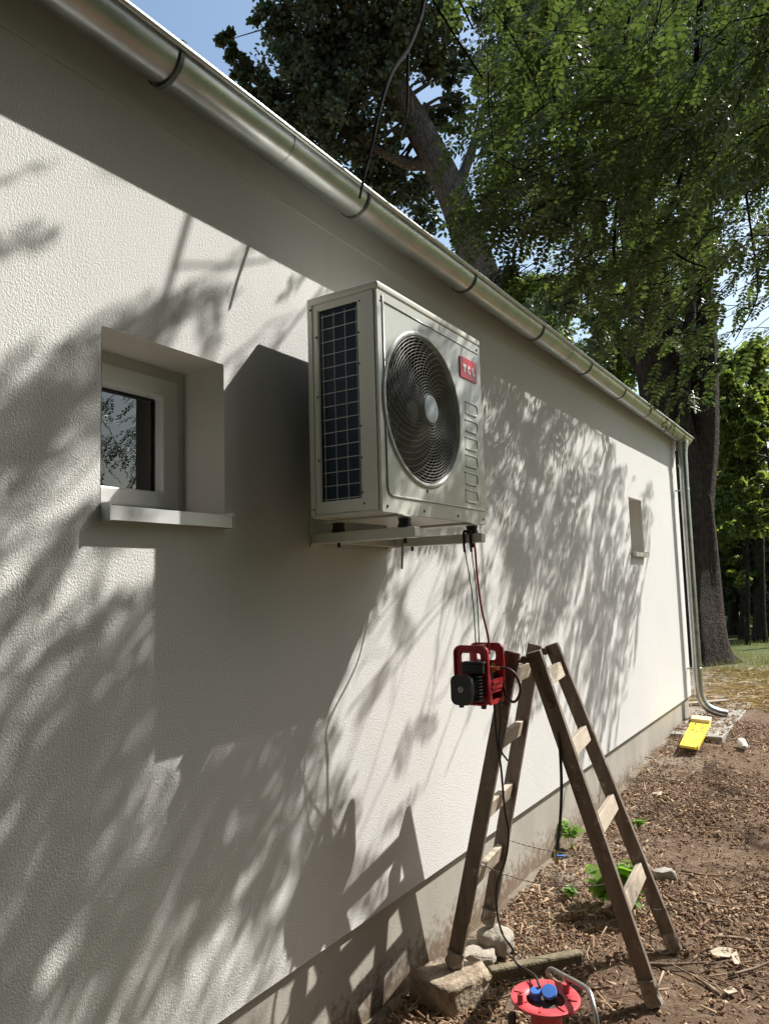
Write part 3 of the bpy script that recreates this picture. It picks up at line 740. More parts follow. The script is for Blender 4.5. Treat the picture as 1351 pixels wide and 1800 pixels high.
# ------------------------------------------------------------------ vacuum pump hung from the bracket
PU0, PU1 = 2.76, 2.905     # near and far plate (y)
a0 = onY(796, 1134, PU0); a1 = onY(861, 1245, PU0)
px0, px1, pz1, pz0 = a0[0], a1[0], a0[2], a1[2] + .006
pump = thing('vacuum_pump', 'red vacuum pump with black motor hanging on green cords beside the ladder', 'pump', ((px0 + px1) / 2, PU0, pz0))
def pump_unit():
    W, H = px1 - px0, pz1 - pz0
    for i, y in enumerate((PU0, PU1)):
        p = MB(); dx = 0.0
        hole = rrect(px0 + W * .20, pz0 + H * .70, px1 - W * .22, pz0 + H * .87, .012, 3)
        p.plate(rrect(px0, pz0, px1, pz1, .030, 6), [hole], (0, y + .013, 0), (1, 0, 0), (0, 0, 1), .013)
        pl = p.build('end_plate', REDP, pump, bevel=.0025, smooth=True)
        # pressed rim
        r = MB(); loop = rrect(px0 + .006, pz0 + .006, px1 - .006, pz1 - .006, .026, 6); pts = [(q[0], y - .002 if i == 0 else y + .015, q[1]) for q in loop]
        r.tube(pts + [pts[0]], .0058, 8, cap=False); r.build('rim', REDP, pl, origin=np.array(pump.location), smooth='all')
    # base tray with side windows
    s = MB(); L0, L1 = PU0 + .0135, PU1 - .0005
    s.plate([(L0, pz0 + .002), (L1, pz0 + .002), (L1, pz0 + H * .42), (L0, pz0 + H * .42)], [[(L0 + .02, pz0 + .02), (L1 - .02, pz0 + .02), (L1 - .02, pz0 + H * .20), (L0 + .02, pz0 + H * .20)]], (px1 - .008, 0, 0), (0, 1, 0), (0, 0, 1), .005)
    s.box((px1 - .0026, L0 + .02, pz0 + H * .26), (px1 + .001, L1 - .02, pz0 + H * .30)); s.box((px1 - .0026, L0 + .02, pz0 + H * .34), (px1 + .001, L1 - .02, pz0 + H * .38))
    s.box((px0 + .004, L0, pz0 + .004), (px1 - .009, L1, pz0 + .012)); s.box((px0 + .004, L0, pz0 + .0125), (px0 + .009, L1, pz0 + H * .4))
    s.build('base_tray', REDP, pump)
    s = MB(); s.tube([(px0 + W * .5, L0, pz1 - .012), (px0 + W * .5, L1, pz1 - .012)], .009, 10); s.build('carry_handle', REDP, pump, smooth=True)
    # pump body between the plates
    s = MB(); s.box((px0 + .03, L0 + .004, pz0 + .05), (px1 - .03, L1 - .004, pz0 + H * .58)); s.box((px0 + .05, L0 + .015, pz0 + H * .58), (px1 - .045, L1 - .03, pz0 + H * .72)); s.build('pump_body', BLACKP, pump, bevel=.006)
    s = MB(); s.tube([(px1 - .04, L0 + .05, pz0 + H * .60), (px1 - .012, L0 + .05, pz0 + H * .60)], .012, 10); s.tube([(px1 - .012, L0 + .05, pz0 + H * .60), (px1 + .016, L0 + .05, pz0 + H * .60)], .008, 8); s.tube([(px1 - .02, L0 + .08, pz0 + H * .52), (px1 - .02, L0 + .08, pz0 + H * .66)], .006, 8); s.build('fitting', BRASS, pump, smooth=True)
    # motor sticking out towards the viewer
    mx0, mx1 = px0 + .028, px0 + W * .86; mz0, mz1 = pz0 + .012, pz0 + H * .56; my0, my1 = PU0 - .085, PU0 - .001
    s = MB(); s.plate(rrect(mx0 + .010, mz0 + .010, mx1 - .010, mz1 - .010, .03, 6), [], (0, my1, 0), (1, 0, 0), (0, 0, 1), my1 - my0)
    mo = s.build('motor', BLACKP, pump, bevel=.004)
    s = MB(); s.plate(rrect(mx0 + .002, mz0 + .002, mx1 - .012, mz1 - .004, .026, 6), [], (0, my0 + .018, 0), (1, 0, 0), (0, 0, 1), .026); s.build('motor_cover', BLACKP, mo, origin=np.array(pump.location), bevel=.005)
    for k in range(8):
        z = mz0 + .016 + (mz1 - mz0 - .032) * k / 7
        s = MB(); s.plate(rrect(mx0 + .004, my0 + .024, mx1 + .006, my1 - .008, .012, 3), [], (0, 0, z), (1, 0, 0), (0, 1, 0), .0045); s.build('cooling_fin', BLACKP, mo, origin=np.array(pump.location))
    s = MB(); s.box((mx0 + .022, my0 + .05, mz1 - .004), (mx1 + .012, my1, mz1 + .036)); s.box((mx0 + .03, my0 + .04, mz1 + .036), (mx1 + .018, my1 - .01, mz1 + .044)); s.build('terminal_box', BLACKP, mo, origin=np.array(pump.location), bevel=.004)
    s = MB(); cx, cz = (mx0 + mx1) / 2 - .006, (mz0 + mz1) / 2 + .002
    for k in range(6):
        a = k * math.pi / 3; s.box((cx + .008 * math.cos(a) - .0035, my0 - .0095, cz + .008 * math.sin(a) - .0035), (cx + .008 * math.cos(a) + .0035, my0 - .0078, cz + .008 * math.sin(a) + .0035))
    s.build('emblem', WIREW, mo, origin=np.array(pump.location))
    for (x, y) in ((px0 + .025, PU0 + .006), (px1 - .03, PU0 + .006), (px0 + .025, PU1 + .006), (px1 - .03, PU1 + .006)):
        s = MB(); s.lathe([(.0001, -.010), (.010, -.010), (.012, .002)], (x, y, pz0 - .001), n=12); s.build('rubber_foot', RUBBER, pump)
pump_unit()
BE = np.array([WX + .41, 2.765, 1.834])       # bracket end
def cord(name, label, cat, pts, r, m, n=30, sides=7, group=None):
    b = MB(); b.tube(smooth_path(pts, n), r, sides)
    return tag(b.build(name, m, None, origin=np.array(pts[0]), smooth='all'), label, cat, group)
pmid = (px0 + px1) / 2
cord('green_cord', 'left green cord from the bracket end down to the red pump', 'cord', [BE + [-.03, -.022, .02], BE + [-.03, -.026, -.03], ((BE[0] - .035 + pmid) / 2 + .02, 2.76, 1.6), (pmid + .004, PU0 + .045, pz1 - .004)], .0024, GREENR, group='cords holding the pump')
cord('green_cord', 'right green cord from the bracket end down to the red pump', 'cord', [BE + [.0, -.022, .02], BE + [.0, -.026, -.03], ((BE[0] + pmid) / 2 + .004, 2.80, 1.6), (pmid - .02, PU1 - .02, pz1 - .004)], .0024, GREENR, group='cords holding the pump')
for (dx, lab) in ((-.03, 'left black hook on the bracket end holding a green cord'), (.0, 'right black hook on the bracket end holding a green cord')):
    c = BE + np.array([dx, 0, 0])
    cord('hook', lab, 'hook', [c + [0, .026, -.01], c + [0, .026, .024], c + [0, 0, .030], c + [0, -.026, .024], c + [0, -.027, -.03], c + [0, -.024, -.055]], .0055, BLACKP, 20, 8, 'cord hooks on the bracket')
cord('red_hose', 'thin red hose running from the air conditioner down to the pump', 'hose', [(AX0 + .12, AY1 + .05, 1.985), (AX0 + .2, AY1 + .06, 1.90), onY(834, 960, 2.86), onY(838, 1010, 2.86), onY(846, 1070, 2.87), onY(857, 1118, 2.88), onY(860, 1150, 2.87)], .0046, REDHOSE, 40)
cord('pump_hose', 'dark hose loop curling from the side of the red pump', 'hose', [onY(860, 1178, 2.83), onY(885, 1174, 2.84), onY(904, 1184, 2.85), onY(914, 1210, 2.86), onY(908, 1230, 2.87), onY(898, 1233, 2.88), onY(888, 1220, 2.89), onY(882, 1200, 2.9), onY(872, 1188, 2.9)], .0058, noisy('maroon_hose', (.05, .02, .018), (.09, .035, .03), 20, .5), 50)

# ------------------------------------------------------------------ wooden step ladder
LN = np.array([-1.558, 2.868, .09]); LF = np.array([-1.601, 3.292, .09]); RN = np.array([-.834, 3.168, -.012]); RF = np.array([-.862, 3.666, -.012])
LNt = np.array([-1.284, 2.982, 1.36]); RNt = np.array([-1.205, 3.014, 1.36]); LFt = np.array([-1.356, 3.416, 1.355]); RFt = np.array([-1.288, 3.450, 1.355])
ladder = thing('step_ladder', 'old brown wooden folding step ladder standing by the wall', 'ladder', (-1.2, 3.2, 0))
def rail(a, b, side):
    m = MB(); m.bar(a, b, .030, .064, side=side); return m.build('rail', RAILW, ladder, bevel=.004)
sideL = LF - LN; sideR = RF - RN
for a, b, s in ((LN, LNt, sideL), (LF, LFt, sideL), (RN, RNt, sideR), (RF, RFt, sideR)): rail(a, b, s)
for (n0, n1, f0, f1) in ((LN, LNt, LF, LFt), (RN, RNt, RF, RFt)):
    for t in (.255, .475, .70, .915):
        a = n0 + (n1 - n0) * t; b = f0 + (f1 - f0) * t; d = (b - a) / np.linalg.norm(b - a)
        m = MB(); m.bar(a + d * .0135, b - d * .0135, .026, .070, side=np.cross(d, (n1 - n0)))
        m.build('rung', RUNGW, ladder, bevel=.003)
for (a, b, ra, rb) in ((LNt, RNt, LN, RN), (LFt, RFt, LF, RF)):
    off = -1 if a is LNt else 1
    nrm = np.cross(b - a, [0, 0, 1]); nrm /= np.linalg.norm(nrm)
    if nrm[1] * off < 0: nrm = -nrm
    pa = a + (ra - a) * .03; pb = b + (rb - b) * .03
    m = MB(); mid = (pa + pb) / 2
    for p_, r_ in ((a, ra), (b, rb)):
        d = (r_ - p_) / np.linalg.norm(r_ - p_)
        m.bar(p_ + d * .02 + nrm * .0175, p_ + d * .24 + nrm * .0175, .024, .004, side=np.cross(d, nrm))
        m.lathe([(.0001, .008), (.010, .006), (.012, .0)], p_ + d * .22 + nrm * .019, axis=nrm, n=10)
        m.lathe([(.0001, .007), (.007, .005), (.008, .0)], p_ + d * .06 + nrm * .019, axis=nrm, n=10)
    m.bar(pa, mid, .02, .012, side=nrm); m.bar(mid, pb, .02, .012, side=nrm); m.lathe([(.0001, -.02), (.016, -.02), (.016, .02), (.0001, .02)], mid + [0, 0, .006], axis=nrm, n=12)
    m.build('hinge', noisy('rusty_iron', (.10, .075, .06), (.20, .15, .115), 30, .6, .3), ladder, smooth=True)
# chain stays between the two halves
CH = noisy('chain_steel', (.30, .29, .27), (.42, .40, .37), 40, .4, .9)
for (a, b, ta, tb, sag) in ((LN, RN, .33, .33, .05), (LF, RF, .30, .31, .04)):
    at_, bt_ = (LNt, RNt) if a is LN else (LFt, RFt)
    p = a + (at_ - a) * ta; q = b + (bt_ - b) * tb; m = MB(); n = 52
    pts = [p + (q - p) * i / n - np.array([0, 0, sag * 4 * (i / n) * (1 - i / n)]) for i in range(n + 1)]
    for i in range(n):
        d = pts[i + 1] - pts[i]; s = np.array([0, 0, 1]) if i % 2 else np.array([.3, 1, 0]); m.bar(pts[i] - d * .15, pts[i + 1] + d * .15, .0048 if i % 2 else .0022, .0022 if i % 2 else .0048, side=np.array([0, 1, 0]))
    m.build('chain', CH, ladder)
RAG = noisy('tape_wrap', (.20, .17, .13), (.36, .31, .25), 30, .9, bs=.5, bscale=90, bd=.004)
def wrap(foot, top, t0, t1, seed):
    d = (top - foot); m = MB(); n = 14; pts = []
    r_ = random.Random(seed)
    for k in range(7):
        t = t0 + (t1 - t0) * k / 6; pts.append(foot + d * t)
    m.tube(pts, [.030 + r_.uniform(-.002, .004) for _ in pts], 12, jitter=lambda u, a: 1 + .22 * abs(math.sin(a * 2)) + .05 * math.sin(a * 5 + u * 9))
    m.build('foot_wrap', RAG, ladder, smooth=True)
wrap(LN, LNt, .0, .045, 1); wrap(RN, RNt, .005, .07, 2); wrap(RF, RFt, .0, .055, 3); wrap(LF, LFt, .0, .05, 4)
m = MB(); c = RF + (RFt - RF) * .13; m.tube([c + [-.04, 0, -.006], c + [0, -.022, 0], c + [.04, 0, .008]], .003, 6); m.build('wire_tie', WIREW, ladder)
m = MB(); m.lathe([(.052, -.012), (.056, -.012), (.056, .012), (.052, .012), (.052, -.012)], RF + [-.045, -.025, .04], axis=(.3, -1, .25), n=24); m.build('tape_loop', RAG, ladder, smooth=True)

# hoses and cables round the ladder
cord('black_hose', 'black hose hanging over the right side of the step ladder', 'hose', [onY(948, 1180, 3.10), onY(958, 1190, 3.06), onY(970, 1225, 3.04), onY(981, 1290, 3.04), onY(986, 1370, 3.03), onY(984, 1440, 3.03), onY(979, 1485, 3.03), onY(976, 1515, 3.03)], .0062, CABLE, 40, 8)
v_ = MB(); pv = onY(977, 1503, 3.03); v_.tube([pv + [0, 0, .02], pv + [0, 0, -.035]], .009, 10); vo = v_.build('hose_valve', BRASS, None, origin=pv, smooth=True); tag(vo, 'small brass valve with blue lever at the end of the black hose', 'valve')
v_ = MB(); v_.bar(pv + [.004, -.008, 0], pv + [.04, -.012, .006], .014, .006); v_.build('lever', BLUEP, vo, origin=pv, bevel=.001)
cord('power_cable', 'black power cable dropping from the pump along the ladder to the reel', 'cable', [onY(868, 1238, 2.84), onY(872, 1300, 2.83), onY(880, 1350, 2.83), onY(886, 1420, 2.83), onY(893, 1465, 2.83), onY(888, 1510, 2.83), onY(873, 1555, 2.83), onY(873, 1600, 2.82), onY(882, 1640, 2.80), onY(900, 1668, 2.76), onY(906, 1692, 2.70), onY(925, 1705, 2.66), onY(940, 1716, 2.60), onY(948, 1735, 2.55)], .0045, CABLE, 90)
cord('plug_lead', 'short black lead dangling below the red pump', 'cable', [onY(877, 1238, 2.84), onY(879, 1270, 2.84), onY(876, 1300, 2.84), onY(880, 1320, 2.83), onY(892, 1337, 2.82)], .0042, CABLE, 24)

# ------------------------------------------------------------------ cable reel
RC = np.array([-1.030, 2.535, 0.0]); RZ = .25; RR = .116
reel = thing('cable_reel', 'red cable reel with blue socket caps standing on the ground', 'cable reel', (RC[0], RC[1], -.02))
def cable_reel():
    d = MB(); d.lathe([(.062, RZ - .008), (.066, RZ - .004), (.072, RZ + .001), (RR - .008, RZ + .004), (RR, RZ + .001), (RR, RZ - .007), (RR - .01, RZ - .008), (.075, RZ - .009), (.062, RZ - .008)], RC, n=48)
    fl = d.build('flange', REELR, reel, smooth=True)
    for k in range(8):
        a = k * math.pi / 4 + .2; s = MB(); p0 = RC + [.074 * math.cos(a), .074 * math.sin(a), RZ + .0035]; p1 = RC + [(RR - .010) * math.cos(a), (RR - .010) * math.sin(a), RZ + .0045]
        s.bar(p0, p1, .006, .005, side=(-math.sin(a), math.cos(a), 0)); s.build('rib', REELR, fl, origin=np.array(reel.location))
    d = MB(); d.lathe([(.0001, RZ - .022), (.060, RZ - .022), (.062, RZ - .006)], RC, n=32); d.build('socket_plate', noisy('dusty_black', (.04, .036, .03), (.12, .1, .08), 20, .8), reel, smooth=True)
    for (dx, dy, r, tl) in ((-.036, .004, .019, .15), (.010, .012, .026, .5)):
        s = MB(); ax = np.array([.2 * tl, -1.2 * tl, 1.0]); c = RC + [dx, dy, RZ + .004 + tl * .022]
        s.lathe([(.0001, .006), (r * .9, .0055), (r, .002), (r, -.004), (.0001, -.005)], c, axis=ax, n=24); cap = s.build('socket_cap', BLUEP, reel, smooth=True)
        s = MB(); s.lathe([(r * .95, -.008), (r * .95, -.024)], c, axis=ax, n=20); s.lathe([(.0001, -.0081), (r * .95, -.008)], c, axis=ax, n=20); s.build('socket', BLACKP if tl > .3 else BLUEP, reel)
    s = MB(); c = RC + [-.055, -.082, RZ + .004]; s.lathe([(.0105, 0), (.0095, .030), (.006, .031), (.006, .008)], c, n=16); s.build('crank_knob', REELR, reel, smooth=True)
    s = MB(); c = RC + [.052, .062, RZ + .004]; s.lathe([(.0125, 0), (.0115, .026), (.0001, .027)], c, n=16); s.build('crank_knob', REELR, reel, smooth=True)
    d = MB(); d.lathe([(.056, RZ - .011), (.052, RZ - .03), (.052, .09), (.056, .07)], RC, n=32); d.build('drum', REELR, reel, smooth=True)
    for k in range(5):
        s = MB(); z = .085 + k * .012; pts = [(RC[0] + (.060 + .002 * (k % 2)) * math.cos(a), RC[1] + (.060 + .002 * (k % 2)) * math.sin(a), z + .006 * a / 6.28) for a in np.linspace(0, 2 * math.pi, 28)]
        s.tube(pts, .0055, 6); s.build('cable_turn', CABLE, reel, smooth='all')
    d = MB(); d.lathe([(.056, .066), (RR, .064), (RR, .055), (.056, .054)], RC, n=48); d.build('flange', REELR, reel, smooth=True)
    # bent tube frame: handle above the disc, legs to the ground
    p = [(-.888, 2.44, -.02), (-.878, 2.455, .20)]
    path = smooth_path([onY(1050, 1835, 2.45), onY(1048, 1800, 2.46), onY(1043, 1770, 2.48), onY(1034, 1742, 2.52), onY(1015, 1728, 2.58), onY(990, 1715, 2.65), onY(974, 1706, 2.70), onY(966, 1704, 2.715), onY(962, 1712, 2.72), (-1.085, 2.735, .20), (-1.085, 2.735, .05), (-1.085, 2.735, -.02)], 50)
    path = np.vstack([[path[0] + [0.0, -.004, -.10]], path])
    d = MB(); d.tube(path, .0085, 10); d.build('handle_frame', STEELT, reel, smooth='all')
    d = MB(); lx = onY(899, 1780, 2.44); d.bar(lx, lx + [0, 0, -.22], .022, .022, side=(1, 0, 0)); d.bar(lx + [0, 0, -.20], (-1.085, 2.73, lx[2] - .20), .02, .02); d.build('stand', BLACKP, reel, bevel=.004)
    d = MB(); d.tube([(RC[0], RC[1], RZ - .03), (RC[0], RC[1], .0)], .018, 12); d.build('spindle', STEELT, reel, smooth=True)
    d = MB(); a_ = onY(1050, 1835, 2.45) + [0, 0, -.1]; d.tube([(RC[0], RC[1], .008), tuple(a_ * [1, 1, 0] + [0, 0, .006])], .008, 8); d.tube([(RC[0], RC[1], .008), (-1.085, 2.735, .006)], .008, 8); d.build('base_bar', STEELT, reel)
cable_reel()

# ------------------------------------------------------------------ blocks, stones, boards
def rough_block(name, lo, hi, rotz, m, label, cat, amp=.006, sub=3, seed=0, group=None):
    lo = np.array(lo, float); hi = np.array(hi, float); c = (lo + hi) / 2
    bm = bmesh.new(); bmesh.ops.create_cube(bm, size=1.0)
    bmesh.ops.subdivide_edges(bm, edges=bm.edges[:], cuts=sub, use_grid_fill=True)
    r_ = random.Random(seed)
    for v in bm.verts:
        q = Vector((v.co.x * (hi - lo)[0], v.co.y * (hi - lo)[1], v.co.z * (hi - lo)[2]))
        v.co = q + Vector((r_.uniform(-amp, amp), r_.uniform(-amp, amp), r_.uniform(-amp, amp)))
    ed = [e for e in bm.edges if len(e.link_faces) == 2 and e.calc_face_angle(0) > .7]
    bmesh.ops.bevel(bm, geom=ed, offset=min(hi - lo) * .09, segments=2, affect='EDGES', clamp_overlap=True)
    me = bpy.data.meshes.new(name); bm.to_mesh(me); bm.free(); me.polygons.foreach_set('use_smooth', [True] * len(me.polygons))
    o = obj(name, me, m); o.location = c; o.rotation_euler = (0, 0, rotz)
    return tag(o, label, cat, group)
rough_block('block', (-1.675, 2.72, -.055), (-1.455, 2.97, .084), -.25, BRICKM, 'pale rough building block under the near left ladder foot', 'block', .004, 4, 3)
def stone(name, c, r, m, label, cat, seed, sq=(1, 1, 1), group=None):
    bm = bmesh.new(); bmesh.ops.create_icosphere(bm, subdivisions=3, radius=1.0); r_ = random.Random(seed)
    ph = [r_.uniform(0, 6) for _ in range(6)]
    for v in bm.verts:
        k = 1 + .12 * math.sin(v.co.x * 4 + ph[0]) * math.sin(v.co.y * 4 + ph[1]) + .08 * math.sin(v.co.z * 6 + ph[2]) + .05 * math.sin(v.co.x * 11 + ph[3]) * math.sin(v.co.z * 9 + ph[4])
        v.co = Vector((v.co.x * r * sq[0] * k, v.co.y * r * sq[1] * k, v.co.z * r * sq[2] * k))
    me = bpy.data.meshes.new(name); bm.to_mesh(me); bm.free(); me.polygons.foreach_set('use_smooth', [True] * len(me.polygons))
    o = obj(name, me, m); o.location = c; return tag(o, label, cat, group)
stone('stone', (-1.565, 3.29, .022), .085, STONEM, 'round pale stone under the far left ladder foot', 'stone', 5, (1.05, 1.0, .75))
p_ = onZ(830, 1680, 0.0); rough_block('stone', p_ + [-.10, -.07, -.05], p_ + [.09, .09, .03], .4, STONEM, 'flat grey stone half sunk beside the pale block', 'stone', .012, 3, 9)
p_ = onZ(905, 1690, -.01); 
a_, b_ = onZ(860, 1712, .0), onZ(1020, 1680, .0)
m = MB(); m.bar(a_, b_, .085, .05, side=(0, 0, 1)); mo_ = m.build('timber', noisy('mossy_timber', (.13, .11, .065), (.25, .21, .14), 18, .95, bs=.8, bscale=70, bd=.01), None, origin=(a_ + b_) / 2, bevel=.01); mo_.location.z -= .018
tag(mo_, 'old mossy timber half buried behind the cable reel', 'timber')
# shallow yellow board lying by the plinth
q0, q1, q2, q3 = [onZ(*q, .165) for q in ((1193, 1309), (1224, 1314), (1250, 1266), (1216, 1262))]
yb = thing('yellow_board', 'bright yellow shallow board lying on the ground beside the plinth', 'board', tuple((q0 + q1 + q2 + q3) / 4))
def quadbox(c4, h): 
    mb = MB(); c4 = [np.array(c) for c in c4]; mb.add([c - [0, 0, h] for c in c4] + c4, [(0, 3, 2, 1), (4, 5, 6, 7), (0, 1, 5, 4), (1, 2, 6, 5), (2, 3, 7, 6), (3, 0, 4, 7)]); return mb
e0 = q3 + (q0 - q3) * .16; e1 = q2 + (q1 - q2) * .16
quadbox((q0, q1, e1, e0), .022).build('panel', YELLOW, yb, bevel=.003)
up_ = np.array([0, 0, .035]); quadbox((e0 + up_, e1 + up_, q2 + up_, q3 + up_), .055).build('end_block', CREAMW, yb, bevel=.005)
s_ = (q1 - q0) * .07; quadbox((q1 + [0, 0, .014] - s_ * .0, q1 + s_ + [0, 0, .014], e1 + s_ + [0, 0, .014], e1 + [0, 0, .014]), .036).build('lip', YELLOW, yb, bevel=.003)
# plank across the far apron
a_, b_ = onZ(1205, 1238, .17), onZ(1277, 1232, .17); m = MB(); m.bar(a_ + [0, 0, .006], b_ + [0, 0, .006], .10, .024, side=(0, 1, 0)); tag(m.build('plank', PLANKW, None, origin=(a_ + b_) / 2, bevel=.003), 'grey weathered plank lying across the concrete behind the downpipe', 'plank')
# white bottle lying in the dirt
a_ = onZ(1302, 1308, .115); b_ = onZ(1312, 1332, .075); d_ = (b_ - a_); m = MB()
m.lathe([(.0001, 0), (.036, .0), (.040, .01), (.040, .16), (.034, .18), (.018, .21), (.018, .235), (.0001, .236)], a_ + [0, 0, .02], axis=d_ * [1, 1, .15], n=20); tag(m.build('bottle', noisy('dusty_white_plastic', (.50, .45, .40), (.62, .57, .52), 15, .5), None, origin=a_, smooth=True), 'dusty pale plastic bottle lying on the bare ground', 'bottle')
# pale bark strips
def bark_strip(name, c4, label, seed):
    r_ = random.Random(seed); pts = [onZ(*q, float(ground_z(*onZ(*q, 0.0)[:2])) + .012) for q in c4]; n = len(pts); cen = sum(pts) / n + np.array([0, 0, .004])
    mb = MB(); top = [p + [0, 0, r_.uniform(.0, .012)] for p in pts]
    mb.add([t for t in top] + [cen] + [t - [0, 0, .006] for t in top], [(i, (i + 1) % n, n) for i in range(n)] + [((i + 1) % n, i, n + 1 + i, n + 1 + (i + 1) % n) for i in range(n)])
    return tag(mb.build(name, noisy('pale_bark_' + str(seed), (.34, .28, .21), (.54, .47, .37), 25, .9, bs=.4, bscale=60, bd=.004), None, origin=cen), label, 'bark')
bark_strip('bark_strip', [(1238, 1676), (1262, 1668), (1285, 1670), (1284, 1684), (1262, 1683)], 'long pale strip of bark right of the far ladder foot', 1)
bark_strip('bark_strip', [(1284, 1682), (1294, 1676), (1300, 1690), (1308, 1697), (1290, 1698)], 'small torn pale bark piece next to the longer strip', 2)
bark_strip('bark_strip', [(1270, 1742), (1285, 1735), (1296, 1745), (1280, 1750)], 'little pale wood flake lowest at the right', 3)
bark_strip('bark_strip', [(1145, 1394), (1162, 1391), (1162, 1398), (1148, 1399)], 'tiny pale wood chip near the plinth beyond the ladder', 4)
p_ = onZ(1165, 1545, -.01); rough_block('broken_tile', p_ + [-.05, -.03, -.02], p_ + [.06, .05, .045], .5, CONC, 'broken grey tile piece tilted beside the far right ladder rail', 'rubble', .008, 2, 21)

# ================================================================== VEGETATION
def frames(d, upv):
    """orthonormal frames (K,3,3) with columns d, side, normal"""
    d = d / (np.linalg.norm(d, axis=1)[:, None] + 1e-9)
    s = np.cross(upv, d); s /= np.linalg.norm(s, axis=1)[:, None] + 1e-9
    n = np.cross(d, s)
    return np.stack([d, s, n], -1)
def unit(n):
    v = rng.normal(size=(n, 3)); return v / np.linalg.norm(v, axis=1)[:, None]
def stamp(tv, tq, tt, pos, F, sc):
    """stamp a template (verts tv, quads tq, tris tt) at K frames"""
    K = len(pos); n = len(tv)
    V = np.einsum('kij,nj->kni', F, tv) * np.asarray(sc).reshape(-1, 1, 1) + pos[:, None, :]
    off = (np.arange(K) * n)[:, None, None]
    Q = (tq[None] + off).reshape(-1, 4) if len(tq) else np.zeros((0, 4), int)
    T = (tt[None] + off).reshape(-1, 3) if len(tt) else np.zeros((0, 3), int)
    return V.reshape(-1, 3), Q, T
# simple leaf: two quads folded on the midrib
SIMPLE = np.array([(0, 0, 0), (.30, .36, .06), (.72, .27, .04), (1, 0, -.05), (.72, -.27, .04), (.30, -.36, .06)], float)
SIMPLE_Q = np.array([(0, 1, 2, 3), (0, 3, 4, 5)])
def compound(seed, pairs=8, length=1.0):
    """pinnate leaf of unit length: rachis + paired oval leaflets"""
    r = random.Random(seed); V = []; Q = []
    def strip(a, b, w):
        i = len(V); V.extend([(a[0], a[1] - w, a[2]), (b[0], b[1] - w * .6, b[2]), (b[0], b[1] + w * .6, b[2]), (a[0], a[1] + w, a[2])]); Q.append((i, i + 1, i + 2, i + 3))
    def mid(x): return (x, .02 * math.sin(x * 3 + seed), -.10 * x * x)
    strip(mid(0), mid(.5), .006); strip(mid(.5), mid(1), .005)
    for k in range(pairs):
        x = .16 + .78 * k / (pairs - 1); L = .21 * (1 - .35 * abs(k / (pairs - 1) - .45)) ; m = mid(x)
        for s in (-1, 1):
            ang = s * (1.22 + r.uniform(-.2, .15)); dz = r.uniform(-.10, .05); l = L * r.uniform(.85, 1.1); w = l * .24
            c, sn = math.cos(ang), math.sin(ang); i = len(V)
            for (u, v) in ((0.06, 0), (.35, 1), (.75, .85), (1, 0), (.75, -.85), (.35, -1)):
                xx = m[0] + u * l * c - v * w * sn; yy = m[1] + u * l * sn + v * w * c
                V.append((xx, yy, m[2] + dz * u - .012 * (v == 0)))
            Q.append((i, i + 1, i + 2, i + 3)); Q.append((i, i + 3, i + 4, i + 5))
    m = mid(1.0); i = len(V); l = .17; w = .045
    for (u, v) in ((0, 0), (.35, 1), (.75, .85), (1, 0), (.75, -.85), (.35, -1)): V.append((m[0] + u * l, m[1] + v * w, m[2] - .03 * u))
    Q.append((i, i + 1, i + 2, i + 3)); Q.append((i, i + 3, i + 4, i + 5))
    return np.array(V, float), np.array(Q)
COMP = [compound(s, p) for s, p in ((1, 8), (2, 7), (3, 9))]
NT = np.zeros((0, 3), int)

def twig_tubes(lines):
    """lines: list of (pts, r0, r1) -> joined tubes"""
    mb = MB()
    for pts, r0, r1, n in lines: mb.tube(pts, np.linspace(r0, r1, len(pts)), n, cap=False)
    return mb
def crown_mesh(name, centers, radii, n_clump, leaves_per, leaf, squash=.8, droop=.3, parts=None):
    """leaves gathered in clumps spread through ellipsoid lobes; uneven, with gaps"""
    centers = np.array(centers); radii = np.array(radii); vol = radii ** 1.7; prob = vol / vol.sum()
    li = rng.choice(len(centers), n_clump, p=prob)
    u = unit(n_clump) * (rng.random((n_clump, 1)) ** .45); u[:, 2] *= squash
    cc = centers[li] + u * radii[li][:, None]
    cr = radii[li] * rng.uniform(.13, .34, n_clump)
    ci = np.repeat(np.arange(n_clump), rng.poisson(leaves_per, n_clump))
    K = len(ci); w = unit(K) * (rng.random((K, 1)) ** .5); w[:, 2] *= .75
    pos = cc[ci] + w * cr[ci][:, None]
    d = unit(K); d[:, 2] = d[:, 2] * .6 - droop
    up = unit(K); up[:, 2] += .6
    V, Q, T = stamp(SIMPLE, SIMPLE_Q, NT, pos, frames(d, up), leaf * rng.uniform(.65, 1.25, K))
    return np_mesh(name, V, Q, T), cc
